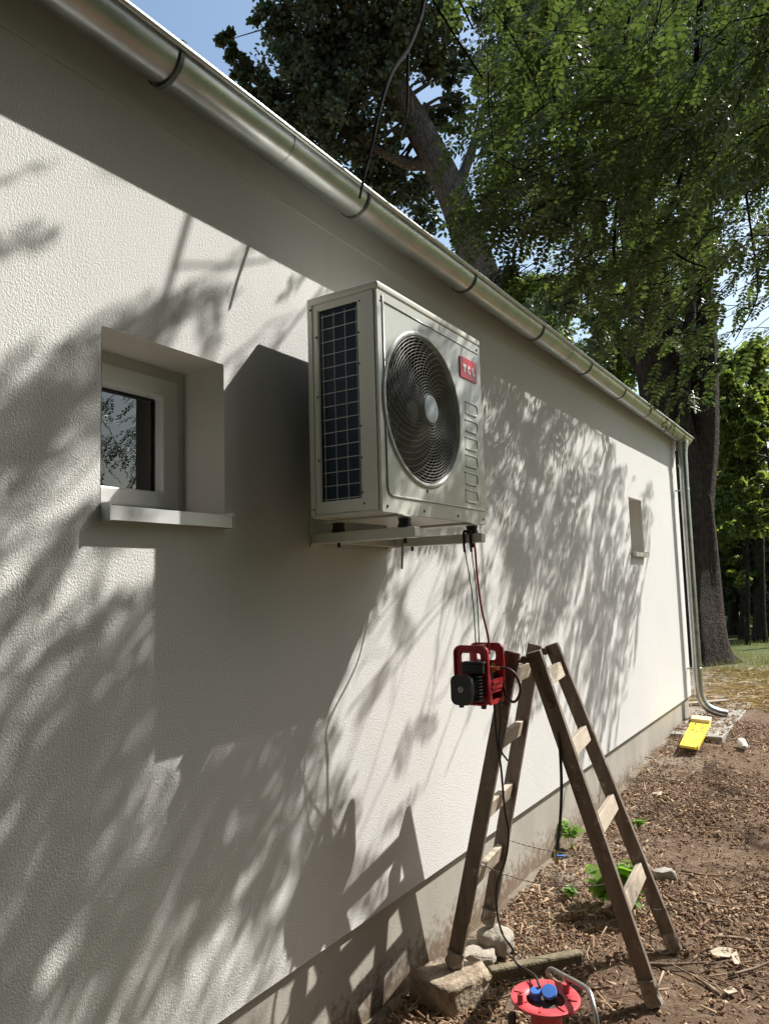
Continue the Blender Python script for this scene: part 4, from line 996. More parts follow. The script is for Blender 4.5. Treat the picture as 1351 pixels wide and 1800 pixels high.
def tree(name, label, base, trunk_pts, r0, r1, lobes, n_clump, per, leaf, lmat, bark, limbs=(), cat='tree', group=None, squash=.8, bumps=.10, twn=0, sides=14):
    t = thing(name, label, cat, tuple(base), group)
    mb = MB(); pts = smooth_path(trunk_pts, 26); ph = rng.random(4) * 6
    rr = np.linspace(r0, r1, 26); rr[:4] *= np.array([1.35, 1.2, 1.1, 1.04])
    mb.tube(pts, rr, sides, jitter=lambda u, a: 1 + bumps * math.sin(3 * a + ph[0] + u * 2) + bumps * .6 * math.sin(7 * a + ph[1] - u * 3) + bumps * .4 * math.sin(13 * a + ph[2]))
    mb.build('trunk', bark, t, smooth='all')
    for (lp, a, b_) in limbs:
        m2 = MB(); m2.tube(smooth_path(lp, 14), np.linspace(a, b_, 14), 8, cap=False); m2.build('limb', bark, t, smooth='all')
    C = [q[0] for q in lobes]; R = [q[1] for q in lobes]
    me, cc = crown_mesh(name + '_crown', C, R, n_clump, per, leaf, squash)
    me.transform(Matrix.Translation(-Vector(base)))
    obj('crown', me, lmat, t, kind='stuff')
    if twn:
        top = pts[10:]; lines = []
        sel = rng.choice(len(cc), min(twn, len(cc)), replace=False)
        for i in sel:
            k = np.argmin(np.linalg.norm(top - cc[i], axis=1)); a = top[k]; b_ = cc[i]; mid = (a + b_) / 2 + unit(1)[0] * .12 * np.linalg.norm(b_ - a) + [0, 0, .05]
            lines.append((smooth_path([a, mid, b_], 6), .03 * np.linalg.norm(b_ - a) ** .5, .006, 4))
        twig_tubes(lines).build('branches', bark, t, kind='stuff')
    return t
def L(x, y, d, rpx):
    return (atd(x, y, d), rpx * d / FPX)
def gz(p): return float(ground_z(p[0], p[1]))

# --- leaning poplar behind the far end of the house
D1 = 13.2
tp = [atd(*q) for q in ((862, 560, D1), (846, 490, D1), (818, 415, D1), (796, 350, D1), (760, 275, D1), (722, 205, D1), (690, 150, D1 - .2), (664, 90, D1 - .3), (645, 0, D1 - .5), (640, -150, D1 - .6))]
base = np.array([tp[0][0] + .6, tp[0][1], 0.1])
tp = [base, base + [-.15, 0, 2.0], ] + tp
lob = [L(640, -40, 13, 190), L(560, 50, 13, 90), L(530, 150, 13, 80), L(600, 160, 13.4, 95), L(640, 260, 13.6, 75), L(570, 250, 13.2, 62), L(700, 30, 12.6, 105), L(755, 70, 12.8, 70), L(480, 30, 13, 48), L(700, 330, 14, 70), L(660, 130, 12.6, 60),
       L(470, 190, 12.8, 32), L(440, 150, 12.8, 24), L(418, 115, 12.8, 20), L(404, 85, 12.8, 17), L(395, 62, 12.8, 14), L(430, 135, 12.8, 24), L(410, 100, 12.8, 18), L(450, 170, 12.8, 28), L(425, 122, 12.8, 22), L(475, 200, 12.8, 30), L(398, 70, 12.8, 14), L(480, 165, 12.8, 26), L(455, 165, 12.8, 26), L(500, 200, 12.9, 38), L(720, 410, 14.5, 58), L(660, 330, 14, 52), L(760, 340, 15, 50), L(560, -180, 13, 160), L(760, -150, 14, 150), L(520, 225, 13, 30), L(780, 200, 14.5, 42), L(800, 120, 14.5, 38), L(590, 200, 12.6, 70), L(690, 230, 12.6, 40)]
tree('poplar_tree', 'leaning grey barked poplar with dark leaves rising behind the gutter', base, tp, .34, .16, lob, 1350, 52, .09, LEAF_POP, BARK2,
     limbs=[([atd(760, 275, D1), atd(720, 290, D1), atd(640, 250, 13), atd(560, 200, 13)], .13, .03), ([atd(690, 150, D1 - .2), atd(676, 110, 13), atd(668, 60, 13), atd(690, -60, 13)], .14, .06), ([atd(640, 250, 13), atd(520, 190, 12.9), atd(440, 140, 12.8), atd(395, 75, 12.8)], .04, .008), ([atd(796, 350, D1), atd(830, 260, 13.5), atd(860, 150, 13.5)], .12, .04)], twn=120)

# --- old tree with a thick forked trunk past the house corner
D2 = 13.9
b2 = onZ(1222, 1168, .10)
tp = [b2, b2 + [0, 0, .4], atd(1213, 1010, D2), atd(1200, 870, D2), atd(1175, 760, D2), atd(1158, 670, D2), atd(1140, 540, D2), atd(1120, 400, D2), atd(1100, 250, D2), atd(1080, 50, D2)]
lob = [L(1000, 300, 15, 150), L(1130, 200, 15, 200), L(1280, 100, 15, 200), L(1000, 60, 15, 170), L(1180, 420, 14.5, 110), L(1060, 470, 15, 80), L(980, 540, 15.5, 62), L(1060, 600, 15.2, 60), L(920, 180, 15, 80), L(1210, 560, 13.6, 55), L(1232, 640, 13.4, 38), L(1300, 280, 15, 110),
       L(1100, -100, 15, 250), L(900, 30, 15, 75), L(870, 120, 15, 45), L(1130, 540, 14, 50), L(1200, 700, 13.3, 24), L(1238, 720, 13.2, 24), L(1222, 610, 13.2, 40), L(1248, 660, 13.2, 22)]
tree('old_tree', 'massive old tree with thick dark forked trunk past the house corner', b2, tp, .56, .26, lob, 1250, 50, .09, LEAF_POP, BARK,
     limbs=[([atd(1212, 960, D2), atd(1218, 880, D2), atd(1230, 780, D2), atd(1234, 690, D2), atd(1236, 600, D2), atd(1230, 450, D2), atd(1240, 250, D2)], .40, .16),
            ([atd(1170, 720, D2 + .2), atd(1100, 610, D2 + .3), atd(1040, 520, 14.5), atd(1000, 480, 15)], .14, .04), ([atd(1205, 850, D2 - .3), atd(1200, 760, D2 - .45), atd(1203, 660, D2 - .5), atd(1212, 560, D2 - .4), atd(1216, 450, D2)], .12, .09)], twn=90, bumps=.06, sides=40)

# --- bushes and trees in the background
def bg_tree(name, label, x, ytop, ybot, d, wpx, n, per, leaf, lm=LEAF_BG, trunk_r=.14, group='trees in the background'):
    top = atd(x, ytop, d); p = atd(x, (ytop + ybot) / 2, d); bs = np.array([p[0], p[1], .1])
    h = top[2] - .1; tp = [bs, bs + [.1, .1, h * .25], bs + [.2, -.1, h * .5], bs + [.05, .1, h * .8]]
    lob = []
    r_ = random.Random(int(x * 7 + d * 13))
    for k in range(9):
        yy = ytop + (ybot - ytop) * (k + .5) / 9
        for s in range(2): lob.append(L(x + r_.uniform(-.62, .62) * wpx, yy + r_.uniform(-30, 30), d + r_.uniform(-1, 1), wpx * r_.uniform(.32, .6)))
    return tree(name, label, bs, tp, trunk_r, trunk_r * .4, lob, n, per, leaf, lm, BARK, group=group, twn=25, sides=10)
bg_tree('leafy_tree', 'sunlit light green leafy tree at the right edge beside the old trunk', 1310, 610, 980, 17.5, 80, 290, 52, .095)
bg_tree('leafy_tree', 'bushy green tree nearest the old trunk in the background', 1268, 690, 1000, 20, 55, 210, 52, .10)
bg_tree('leafy_tree', 'pale green tree seen through gaps above the middle of the gutter', 930, 470, 760, 22, 90, 420, 55, .13)
bg_tree('leafy_tree', 'green tree seen above the far end of the gutter', 1060, 520, 820, 24, 95, 420, 55, .13)
bg_tree('leafy_tree', 'tree low behind the old tree trunk', 1180, 500, 950, 26, 100, 420, 55, .14)
bg_tree('leafy_tree', 'leafy tree with drooping sunlit sprays behind the downpipe side of the trunk', 1335, 700, 1010, 18.8, 65, 230, 52, .095)
bg_tree('leafy_tree', 'sunlit bush crowning out above the shaded gap at the right', 1285, 800, 1020, 18.2, 45, 170, 52, .085, trunk_r=.06)
bg_tree('shrub', 'dark shrub under the trees at the right edge', 1335, 930, 1068, 21, 60, 420, 60, .09, trunk_r=.05)
bg_tree('shrub', 'dark shrub low behind the old trunk', 1280, 930, 1062, 22, 60, 420, 60, .09, trunk_r=.05)
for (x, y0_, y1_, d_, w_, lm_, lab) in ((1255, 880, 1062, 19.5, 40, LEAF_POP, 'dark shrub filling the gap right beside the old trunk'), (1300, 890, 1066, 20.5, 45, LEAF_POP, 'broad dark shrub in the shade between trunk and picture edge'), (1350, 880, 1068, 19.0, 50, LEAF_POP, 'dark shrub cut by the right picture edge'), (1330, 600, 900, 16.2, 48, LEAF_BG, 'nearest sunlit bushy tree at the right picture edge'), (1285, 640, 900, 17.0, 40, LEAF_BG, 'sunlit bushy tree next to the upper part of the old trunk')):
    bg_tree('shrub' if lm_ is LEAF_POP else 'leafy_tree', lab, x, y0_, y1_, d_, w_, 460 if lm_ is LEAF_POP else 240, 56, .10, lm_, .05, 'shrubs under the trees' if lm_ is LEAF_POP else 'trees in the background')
# dark leaning stems under those trees
for (q, lab) in (([(1345, 1070, 19), (1330, 1010, 19), (1322, 950, 19), (1326, 880, 19)], 'dark upright stem under the leafy tree'), ([(1338, 1040, 19), (1300, 1000, 19), (1262, 960, 19)], 'dark stem leaning left across the shade')):
    pts = [atd(*a) for a in q]; m = MB(); m.tube(smooth_path(pts, 12), np.linspace(.17, .09, 12), 9); tag(m.build('tree_stem', BARK, None, origin=pts[0], smooth='all'), lab, 'tree', 'stems in the shade')
# wood farther back and to the right (seen in gaps and in the window)
def wood_mass():
    C = []; R = []
    for k in range(46):
        a = math.radians(-32 + 150 * k / 45); dd = 34 + rng.uniform(-4, 6)
        for h in ((1.2, 2.8) if math.radians(36) < a < math.radians(66) else (1.2, 3.6, 6.2, 8.6)): C.append((dd * math.sin(a) + rng.uniform(-1, 1), dd * math.cos(a) + rng.uniform(-1, 1), h + rng.uniform(-.6, .8))); R.append(rng.uniform(1.6, 2.6))
    keep = [i for i in range(len(C)) if not (C[i][0] < -9 and C[i][2] > 5)]
    me, cc = crown_mesh('woodland', [C[i] for i in keep], [R[i] for i in keep], 2300, 34, .26)
    o = obj('woodland', me, LEAF_BG, kind='stuff'); tag(o, 'continuous belt of green woodland far behind the trees', 'woodland')
wood_mass()
def sky_blocking_trees():
    C = []; R = []
    for k in range(40):       # unseen tree rows right of and behind the camera, added to block sky light
        a = math.radians(66 + 210 * k / 39)
        dd = 6.9 + rng.uniform(-.4, 1.6)
        cx_, cy_ = dd * math.sin(a) * 1.05, dd * math.cos(a) + 2.0
        if cx_ < -1.0 and cy_ > -4: continue
        for h in (.8, 2.4, 4.0, 5.6, 7.2, 8.8, 10.4, 12, 13.5): C.append((cx_ + rng.uniform(-.8, .8), cy_ + rng.uniform(-.8, .8), h + rng.uniform(-.6, .8))); R.append(rng.uniform(1.3, 2.1))
    for c in ((2.6, -2.0, 9), (3.2, .8, 10), (4.3, 3.2, 10.6), (1.0, -3.2, 9.5), (5.5, 1.5, 8), (-.6, -4.0, 9), (4.0, -1.0, 8), (2.4, -4.2, 8.2), (6.0, 4.2, 9)): C.append(c); R.append(2.1)   # unseen leaf lobes overhead, added to darken the wall's shade
    me, cc = crown_mesh('woodland', C, R, 8000, 34, .26)
    o = obj('woodland', me, LEAF_POP, kind='stuff'); tag(o, 'unseen trees around the yard, added to block sky light', 'woodland')
sky_blocking_trees()

# --- locust tree: overhanging pinnate foliage; trunk stands outside the picture to the right
loc = thing('locust_tree', 'locust tree with feathery pinnate leaves overhanging the upper right of the picture', 'tree', (4.6, 4.9, 0))
LIMBS = []
def limb(pts, a, b_, name='limb', m=BARK, n=10, k=20):
    P = smooth_path(pts, k); LIMBS.append(P); mb = MB(); mb.tube(P, np.linspace(a, b_, k), n, cap=False, jitter=lambda u, g: 1 + .06 * math.sin(5 * g + u * 20)); mb.build(name, m, loc, smooth='all'); return P
limb([(4.6, 4.9, -.05), (4.55, 5.0, 2.0), (4.4, 5.4, 4.4), (4.1, 6.0, 6.5), (3.9, 6.6, 8.5)], .28, .15, 'trunk', BARK, 14)
limb([(3.9, 6.6, 8.5), (3.0, 6.6, 10.8), (1.2, 7.0, 11.2), (-.2, 6.2, 9.2), (-1.4, 5.4, 6.8)], .11, .02)
limb([(3.9, 6.6, 8.5), (3.5, 7.2, 11.4), (2.6, 8.2, 12.6), (1.6, 9.0, 11.4), (.4, 9.8, 9.3), (-.3, 11.0, 7.6)], .12, .02)
limb([(4.1, 6.0, 6.5), (2.7, 5.0, 7.2), (1.4, 4.0, 7.6), (.2, 3.6, 7.3), (-.8, 3.2, 6.4), (-1.43, 2.85, 4.8)], .10, .016)
limb([(3.9, 6.6, 8.5), (3.2, 7.0, 10.5), (1.5, 7.2, 11.6), (-.3, 7.4, 10.4), (-2.8, 7.6, 7.6)], .10, .02)
# hanging branches seen against the crown
for q, a, b_ in (([(1130, -120, 6), (1100, 60, 6), (1092, 200, 6), (1086, 330, 6), (1080, 460, 6), (1128, 512, 5.9), (1175, 560, 5.9)], .022, .006), ([(1235, -120, 5.6), (1222, 120, 5.6), (1200, 290, 5.6), (1168, 390, 5.6), (1162, 420, 5.6), (1200, 455, 5.5), (1240, 470, 5.4)], .022, .006),
                ([(1010, -90, 6.2), (985, 20, 6.2), (925, 90, 6.2), (880, 120, 6.2), (845, 170, 6.2)], .02, .005), ([(1190, 240, 5.8), (1060, 280, 5.8), (960, 310, 5.9), (880, 350, 5.9), (846, 385, 5.9)], .016, .004),
                ([(1310, 340, 5.2), (1322, 430, 5.2), (1330, 520, 5.2), (1290, 600, 5.2)], .009, .003), ([(1180, 300, 6.4), (1100, 400, 6.4), (980, 480, 6.4), (900, 500, 6.4)], .014, .004)):
    limb([atd(*p) for p in q], a, b_, 'branch', TWIGM, 6, 18)
# bare branch hanging in front of the gutter
XB = WX + .27
limb([onX(775, -140, XB), onX(745, 0, XB), onX(737, 35, XB), onX(716, 88, XB), onX(688, 128, XB), onX(668, 190, XB), onX(655, 250, XB), onX(640, 310, XB), onX(632, 348, XB)], .012, .0045, 'bare_branch', TWIGM, 8, 30)
limb([onX(717, 88, XB), onX(716, 130, XB), onX(716, 180, XB), onX(712, 215, XB), onX(702, 240, XB)], .007, .003, 'bare_branch', TWIGM, 6, 12)

# wall areas that the crown leaves open to the sun (gaps between its boughs)
OPEN = [[(0, 200), (560, 490), (520, 530), (420, 560), (440, 430), (360, 420), (250, 520), (100, 600), (0, 640)], [(665, 985), (690, 960), (870, 900), (905, 1000), (885, 1130), (880, 1400), (620, 1540), (560, 1300), (640, 1120)], [(1138, 1000), (1160, 830), (1230, 830), (1230, 1260), (1090, 1340), (1110, 1200)], [(480, 540), (560, 500), (560, 650), (440, 600)]]
OPENW = [[tuple(onX(x, y, WX)[1:]) for x, y in P] for P in OPEN]
FARW = [tuple(onX(x, y, WX)[1:]) for x, y in ((850, 620), (1160, 810), (1160, 960), (985, 940), (850, 900))]
def sun_gap(pos):
    t = pos[:, 0] - WX; y = pos[:, 1] - SUNT[1] * t; z = pos[:, 2] - SUNT[2] * t
    bad = np.zeros(len(pos), bool)
    for P in OPENW: bad |= inpoly(y, z, P)
    thin = inpoly(y, z, FARW)
    return (bad & ((rng.random(len(pos)) < .93) | (t < 1.35))) | (thin & (rng.random(len(pos)) < .38))
class Foliage:
    def __init__(self): self.pos = []; self.d = []; self.up = []; self.sc = []; self.lines = []
    def twig(self, p, direc, length, n, sc=(.17, .27), hang=.55):
        direc = direc / np.linalg.norm(direc); k = 6; pts = []
        side = unit(1)[0]
        for i in range(k):
            u = i / (k - 1); pts.append(p + direc * length * (u - .5) + np.array([0, 0, -.16 * length * u * u]) + side * .04 * length * math.sin(u * 3))
        P = np.array(pts); self.lines.append((P, .004, .0016, 3))
        for i in range(n):
            u = (i + .5) / n; q = P[0] + (P[-1] - P[0]) * u; j = min(int(u * (k - 1)), k - 2); q = P[j] + (P[j + 1] - P[j]) * (u * (k - 1) - j)
            s = 1 if i % 2 else -1; lat = np.cross(direc, [0, 0, 1.0]); lat /= np.linalg.norm(lat) + 1e-6
            d = lat * s * rng.uniform(.5, 1) + direc * rng.uniform(.2, .8) + np.array([0, 0, -hang * rng.uniform(.3, 1.7)]) + unit(1)[0] * .25
            self.pos.append(q); self.d.append(d); self.up.append(np.array([0, 0, 1.0]) + unit(1)[0] * .45); self.sc.append(rng.uniform(*sc))
F1 = Foliage()
# visible crown, sampled through its depth
CAN = [(845, -60), (1500, -60), (1500, 420), (1345, 520), (1300, 440), (1255, 400), (1235, 520), (1240, 600), (1180, 650), (1120, 560), (1080, 500), (1010, 400), (960, 430), (905, 430), (860, 390), (900, 330), (840, 300), (815, 270), (850, 180), (880, 90)]
for q in samp_poly(CAN, 350):
    if q[1] > 338 + .738 * (q[0] - 632) - 70: continue
    d = rng.uniform(4.0, 7.8); p = atd(q[0], q[1], d)
    if p[2] < 3.0: p = atd(q[0], q[1], d + 1.0)
    dr = np.array([-1.0, -.3, -.25]) + unit(1)[0] * .7
    F1.twig(p, dr, rng.uniform(.35, .7), rng.integers(7, 11), (.2, .3))
for q, n in (([(1255, 430), (1351, 420), (1400, 640), (1330, 600), (1280, 590)], 16), ([(845, 470), (905, 440), (900, 500), (850, 500)], 5), ([(830, 300), (900, 300), (880, 430), (822, 380)], 10), ([(1190, 640), (1240, 640), (1240, 690), (1205, 690)], 2), ([(960, 430), (1080, 470), (1100, 560), (1040, 500)], 10)):
    for w in samp_poly(q, n): F1.twig(atd(w[0], w[1], rng.uniform(4.8, 6.2)), np.array([-1, -.2, -.35]) + unit(1)[0] * .5, rng.uniform(.3, .5), rng.integers(4, 8))
# sprays hanging low on the yard side (mirrored in the window pane)
for _ in range(120):
    F1.twig(np.array([rng.uniform(2.2, 4.6), 0, 0]) * [1, 1, 1] + np.array([0, rng.uniform(4.6, 7.2), rng.uniform(2.2, 4.8)]), np.array([-.6, -.6, -.5]) + unit(1)[0] * .6, rng.uniform(.35, .6), 7)
# part of the crown above and right of the picture: its leaves stand between the sun and the wall
F2 = Foliage()
def cast(P, t): return np.asarray(P) + SUNT * t
def shade_wall(poly, dens, X=WX, tr=(1.45, 1.95), ln=(.25, .45), per=4, dr0=(-.5, -.9, -.5)):
    P = np.array([onX(x, y, X) for x, y in poly]); a = .5 * abs(np.dot(P[:, 1], np.roll(P[:, 2], 1)) - np.dot(P[:, 2], np.roll(P[:, 1], 1)))
    n = max(1, int(a * dens / per)); wp = [(p[1], p[2]) for p in P]
    for w in samp_poly(wp, n): F2.twig(cast((X, w[0], w[1]), rng.uniform(*tr)), np.array(dr0) + unit(1)[0] * .6, rng.uniform(*ln), per)
def shade_line(pix, t, per, X=WX, sc=(.15, .2)):
    pts = [cast(onX(x, y, X), t) for x, y in pix]
    for a, b_ in zip(pts[:-1], pts[1:]): F2.twig((a + b_) / 2, b_ - a, np.linalg.norm(b_ - a), per, sc, .5)
def shade_ground(poly, dens, tr=(2.0, 3.2), per=6):
    P = np.array([onZ(x, y, 0.0) for x, y in poly]); a = .5 * abs(np.dot(P[:, 0], np.roll(P[:, 1], 1)) - np.dot(P[:, 1], np.roll(P[:, 0], 1)))
    for w in samp_poly([(p[0], p[1]) for p in P], max(1, int(a * dens / per))): F2.twig(cast((w[0], w[1], 0.0), rng.uniform(*tr)), np.array([-.5, -.9, -.4]) + unit(1)[0] * .6, rng.uniform(.3, .5), per)
shade_line([(60, 720), (180, 612), (300, 520)], 1.6, 5); shade_line([(300, 520), (400, 440)], 1.6, 5)
shade_line([(390, 640), (470, 570), (560, 515)], 1.5, 4)
shade_line([(0, 690), (90, 625), (140, 575)], 1.9, 4); shade_line([(0, 760), (100, 690), (180, 600)], 1.8, 4)
shade_wall([(0, 690), (178, 640), (178, 790), (0, 860)], 60)
shade_wall([(0, 820), (178, 770), (178, 960), (0, 1010)], 240)
shade_wall([(60, 960), (265, 940), (262, 1180), (150, 1180)], 175)
shade_wall([(0, 1150), (120, 1130), (262, 1200), (262, 1330), (0, 1330)], 400)
shade_wall([(0, 1330), (420, 1280), (440, 1500), (0, 1560)], 400)
shade_wall([(0, 1540), (420, 1500), (330, 1800), (0, 1800)], 300)
shade_wall([(420, 1290), (540, 1290), (520, 1560), (430, 1560)], 150)
shade_wall([(-300, 300), (-20, 420), (-20, 1800), (-500, 1800)], 104)
shade_wall([(230, 250), (320, 320), (300, 400), (230, 380)], 30, tr=(2.4, 2.6))
shade_wall([(640, 990), (760, 990), (700, 1500), (600, 1480)], 24)
shade_wall([(860, 660), (1090, 780), (1120, 850), (1000, 900), (860, 760)], 45)
shade_wall([(860, 760), (960, 800), (900, 1000), (860, 1000)], 55)
shade_wall([(930, 850), (1000, 860), (985, 1130), (915, 1100)], 80)
shade_wall([(985, 800), (1100, 830), (1095, 950), (1060, 1250), (1010, 1300), (1000, 1100), (980, 950)], 135)
shade_wall([(1095, 850), (1150, 860), (1140, 980), (1100, 1180), (1075, 1180)], 90)
shade_wall([(1040, 1000), (1110, 1020), (1090, 1280), (1040, 1290)], 70)
shade_wall([(860, 900), (900, 1100), (880, 1300), (860, 1300)], 38)
shade_wall([(663, 500), (840, 615), (800, 640), (700, 640), (670, 720)], 125, X=AX1, tr=(1.15, 1.5))
shade_wall([(672, 640), (790, 640), (790, 840), (676, 890)], 95, X=AX1, tr=(1.15, 1.5))
shade_wall([(790, 640), (845, 690), (850, 915), (680, 890), (760, 850)], 42, X=AX1, tr=(1.15, 1.5))
shade_ground([(1200, 1370), (1420, 1370), (1450, 1560), (1180, 1530)], 36); shade_ground([(1000, 1400), (1180, 1360), (1180, 1560), (1050, 1560)], 13)
shade_ground([(640, 1740), (1000, 1640), (1120, 1800), (640, 1850)], 27); shade_ground([(1120, 1680), (1400, 1640), (1400, 1830), (1120, 1830)], 20); shade_ground([(850, 1570), (1040, 1540), (1040, 1640), (870, 1660)], 24)

def build_foliage(F, nm, keep_parts):
    pos = np.array(F.pos); d = np.array(F.d); up = np.array(F.up); sc = np.array(F.sc)
    gap = sun_gap(pos + d / np.linalg.norm(d, axis=1)[:, None] * (sc * .5)[:, None]); pos, d, up, sc = pos[~gap], d[~gap], up[~gap], sc[~gap]
    fr_ = frames(d, up); kind = rng.integers(0, 3, len(pos)); og = np.array(loc.location)
    pj = project(pos); low = (pj[:, 2] > 0) & (pj[:, 0] > 0) & (pj[:, 0] < 1210) & (pj[:, 1] > 338 + .738 * (pj[:, 0] - 632) - 38) & (pj[:, 1] < 1000) & (rng.random(len(pos)) < .93) if keep_parts else np.zeros(len(pos), bool)
    pos, d, up, sc, fr_, kind = pos[~low], d[~low], up[~low], sc[~low], fr_[~low], kind[~low]
    part = np.zeros(len(pos), bool)
    if keep_parts:
        pj = project(pos); vis = (pj[:, 0] > 20) & (pj[:, 0] < PW - 20) & (pj[:, 1] > 10) & (pj[:, 1] < 760)
        sco = np.where(vis, sc / pj[:, 2], 0); part[np.argsort(-sco)[:keep_parts]] = True
    Vs, Qs, off = [], [], 0
    for k in range(3):
        m_ = (kind == k) & ~part
        if not m_.any(): continue
        V, Q, T = stamp(COMP[k][0], COMP[k][1], NT, pos[m_] - og, fr_[m_], sc[m_]); Vs.append(V); Qs.append(Q + off); off += len(V)
    obj(nm, np_mesh(nm, np.vstack(Vs), np.vstack(Qs)), LEAF_ROB, loc, kind='stuff')
    if keep_parts:
        tm = []
        for k in range(3):
            me = np_mesh('pinnate_leaf', COMP[k][0], COMP[k][1]); me.materials.append(LEAF_ROB); tm.append(me)
        for i in np.nonzero(part)[0]:
            o = bpy.data.objects.new('leaf', tm[kind[i]]); COL.objects.link(o); o.parent = loc
            M = Matrix([[*(fr_[i][r] * sc[i]), pos[i][r] - og[r]] for r in range(3)] + [[0, 0, 0, 1]]); o.matrix_local = M
    # twigs, each joined to the nearest limb
    allp = np.vstack(LIMBS); lines = list(F.lines); link = []
    for P, a, b_, n in F.lines:
        j = np.argmin(np.linalg.norm(allp - P[0], axis=1)); q = allp[j]; L_ = np.linalg.norm(q - P[0])
        if L_ < 1.3 and rng.random() < .35 and not sun_gap((q + P[:1]) / 2)[0]: link.append((smooth_path([q, q * .7 + P[0] * .3 + unit(1)[0] * .14 * L_, (q + P[0]) / 2 + np.array([0, 0, .12 * L_]), q * .25 + P[0] * .75 + unit(1)[0] * .12 * L_, P[0]], 9), .006, .003, 3))
    twig_tubes(lines + link).build('twigs', TWIGM, loc, kind='stuff')
# thin boughs running from the limbs to the leafy clusters
mids = np.array([P[2] for P, _, _, _ in F2.lines]); cen = mids[rng.choice(len(mids), 18, replace=False)]
for _ in range(8):
    lab_ = np.argmin(((mids[:, None] - cen[None]) ** 2).sum(-1), 1); cen = np.array([mids[lab_ == k].mean(0) if (lab_ == k).any() else cen[k] for k in range(18)])
heavy = np.vstack(LIMBS[:5])
for c in cen:
    hv = heavy[heavy[:, 2] > c[2] + .3]; q = hv[np.argmin(np.linalg.norm(hv - c, axis=1))]
    if sun_gap(np.array([q * (1 - u) + c * u for u in np.linspace(0, 1.2, 40)])).sum() > 0: continue
    pp = project(np.array([q * (1 - u) + c * u for u in np.linspace(0, 1.2, 30)]))
    if ((pp[:, 2] > 0) & (pp[:, 0] > -20) & (pp[:, 0] < 1370) & (pp[:, 1] > -20) & (pp[:, 1] < 1800)).any(): continue
    limb([q, q * .6 + c * .4 + [0, 0, .3], q * .2 + c * .8 + [.05, 0, .15], c, c + (c - q) * [.25, .25, .05]], .014, .003, 'bough', TWIGM, 5, 14)
build_foliage(F1, 'crown', 290)
build_foliage(F2, 'sunward_crown', 0)

# --- weeds
def weed(c, h, n, label, seed, leaf=.07):
    r_ = random.Random(seed); t = thing('weed', label, 'plant', tuple(c), 'weeds by the ladder')
    st = MB(); pos = []; d = []
    for k in range(n):
        a = r_.uniform(0, 6.28); lean = r_.uniform(.1, .45) * h; top = np.array(c) + [math.cos(a) * lean, math.sin(a) * lean, h * r_.uniform(.6, 1)]
        P = smooth_path([np.array(c), (np.array(c) + top) / 2 + [0, 0, .03], top], 6); st.tube(P, np.linspace(.003, .0015, 6), 5, cap=False)
        for i in range(2, 6):
            for s in range(3): pos.append(P[i]); b_ = r_.uniform(0, 6.28); d.append((math.cos(b_), math.sin(b_), r_.uniform(-.5, .3)))
    st.build('stems', LEAF_WEED, t, kind='stuff')
    pos = np.array(pos); d = np.array(d); up = np.tile([0, 0, 1.0], (len(pos), 1)) + unit(len(pos)) * .4
    V, Q, T = stamp(SIMPLE, SIMPLE_Q, NT, pos - np.array(c), frames(d, up), leaf * rng.uniform(.6, 1.2, len(pos)))
    obj('leaves', np_mesh('weed_leaves', V, Q), LEAF_WEED, t, kind='stuff')
for (x, y, h, n, lab, lf) in ((1088, 1602, .27, 12, 'bright green weed growing under the right side of the ladder', .088), (1060, 1590, .16, 5, 'smaller green weed left of the bright weed', .06), (1005, 1492, .20, 3, 'thin weed with round leaves against the plinth', .075), (1000, 1580, .08, 4, 'low seedling among the dry litter', .04), (1120, 1455, .07, 4, 'tiny green weed beyond the ladder rung', .04)):
    p = onZ(x, y, -.03); weed((p[0], p[1], gz(p) - .01), h, n, lab, int(x), lf)

# --- litter of wood chips and dry leaves, straw and grass
def litter(n, region, lmin, lmax, wmin, wmax, mat_, name, label, tilt=.25, lift=.008, pow_=1.0, z0=None):
    x = region[0] + rng.random(n) * (region[1] - region[0]); y = region[2] + (rng.random(n) ** pow_) * (region[3] - region[2])
    cl = np.sin(x * 2.3 + 1.1 * np.sin(y * 1.9)) + np.sin(y * 3.1 - x * 1.3) + np.sin(x * 7 + y * 5) * .5
    k = rng.random(n) < np.clip(.62 + .3 * cl, .12, 1); x, y = x[k], y[k]; n = len(x)
    L_ = lmin + (lmax - lmin) * rng.random(n) ** 2.5; W_ = wmin + (wmax - wmin) * rng.random(n) ** 2
    a = rng.random(n) * 6.28; d = np.stack([np.cos(a), np.sin(a), rng.normal(0, tilt, n)], -1)
    F = frames(d, np.tile([0, 0, 1.0], (n, 1)) + unit(n) * .4)
    tv = np.array([(-.5, -.5, 0), (.5, -.35, 0), (.5, .35, 0), (-.5, .5, 0), (-.5, -.4, 1), (.5, -.25, 1), (.5, .25, 1), (-.5, .4, 1)], float)
    tq = np.array([(4, 5, 6, 7), (0, 1, 5, 4), (1, 2, 6, 5), (2, 3, 7, 6), (3, 0, 4, 7)])
    S = np.stack([L_, W_, np.minimum(W_ * .5, .006)], -1)
    pos = np.stack([x, y, (ground_z(x, y) if z0 is None else z0) + lift * rng.random(n)], -1)
    V = np.einsum('kij,knj->kni', F, tv[None] * S[:, None, :]) + pos[:, None, :]
    Q = (tq[None] + (np.arange(n) * 8)[:, None, None]).reshape(-1, 4)
    o = obj(name, np_mesh(name, V.reshape(-1, 3), Q), mat_, kind='stuff'); tag(o, label, 'litter')
CHIP = make_leaf('wood_chip', (.06, .03, .018), (.185, .10, .056), (.56, .40, .26), .05, .85, (1, 1, 1))
FINE = make_leaf('fine_debris', (.05, .026, .016), (.16, .092, .054), (.46, .33, .22), .05, .9, (1, 1, 1))
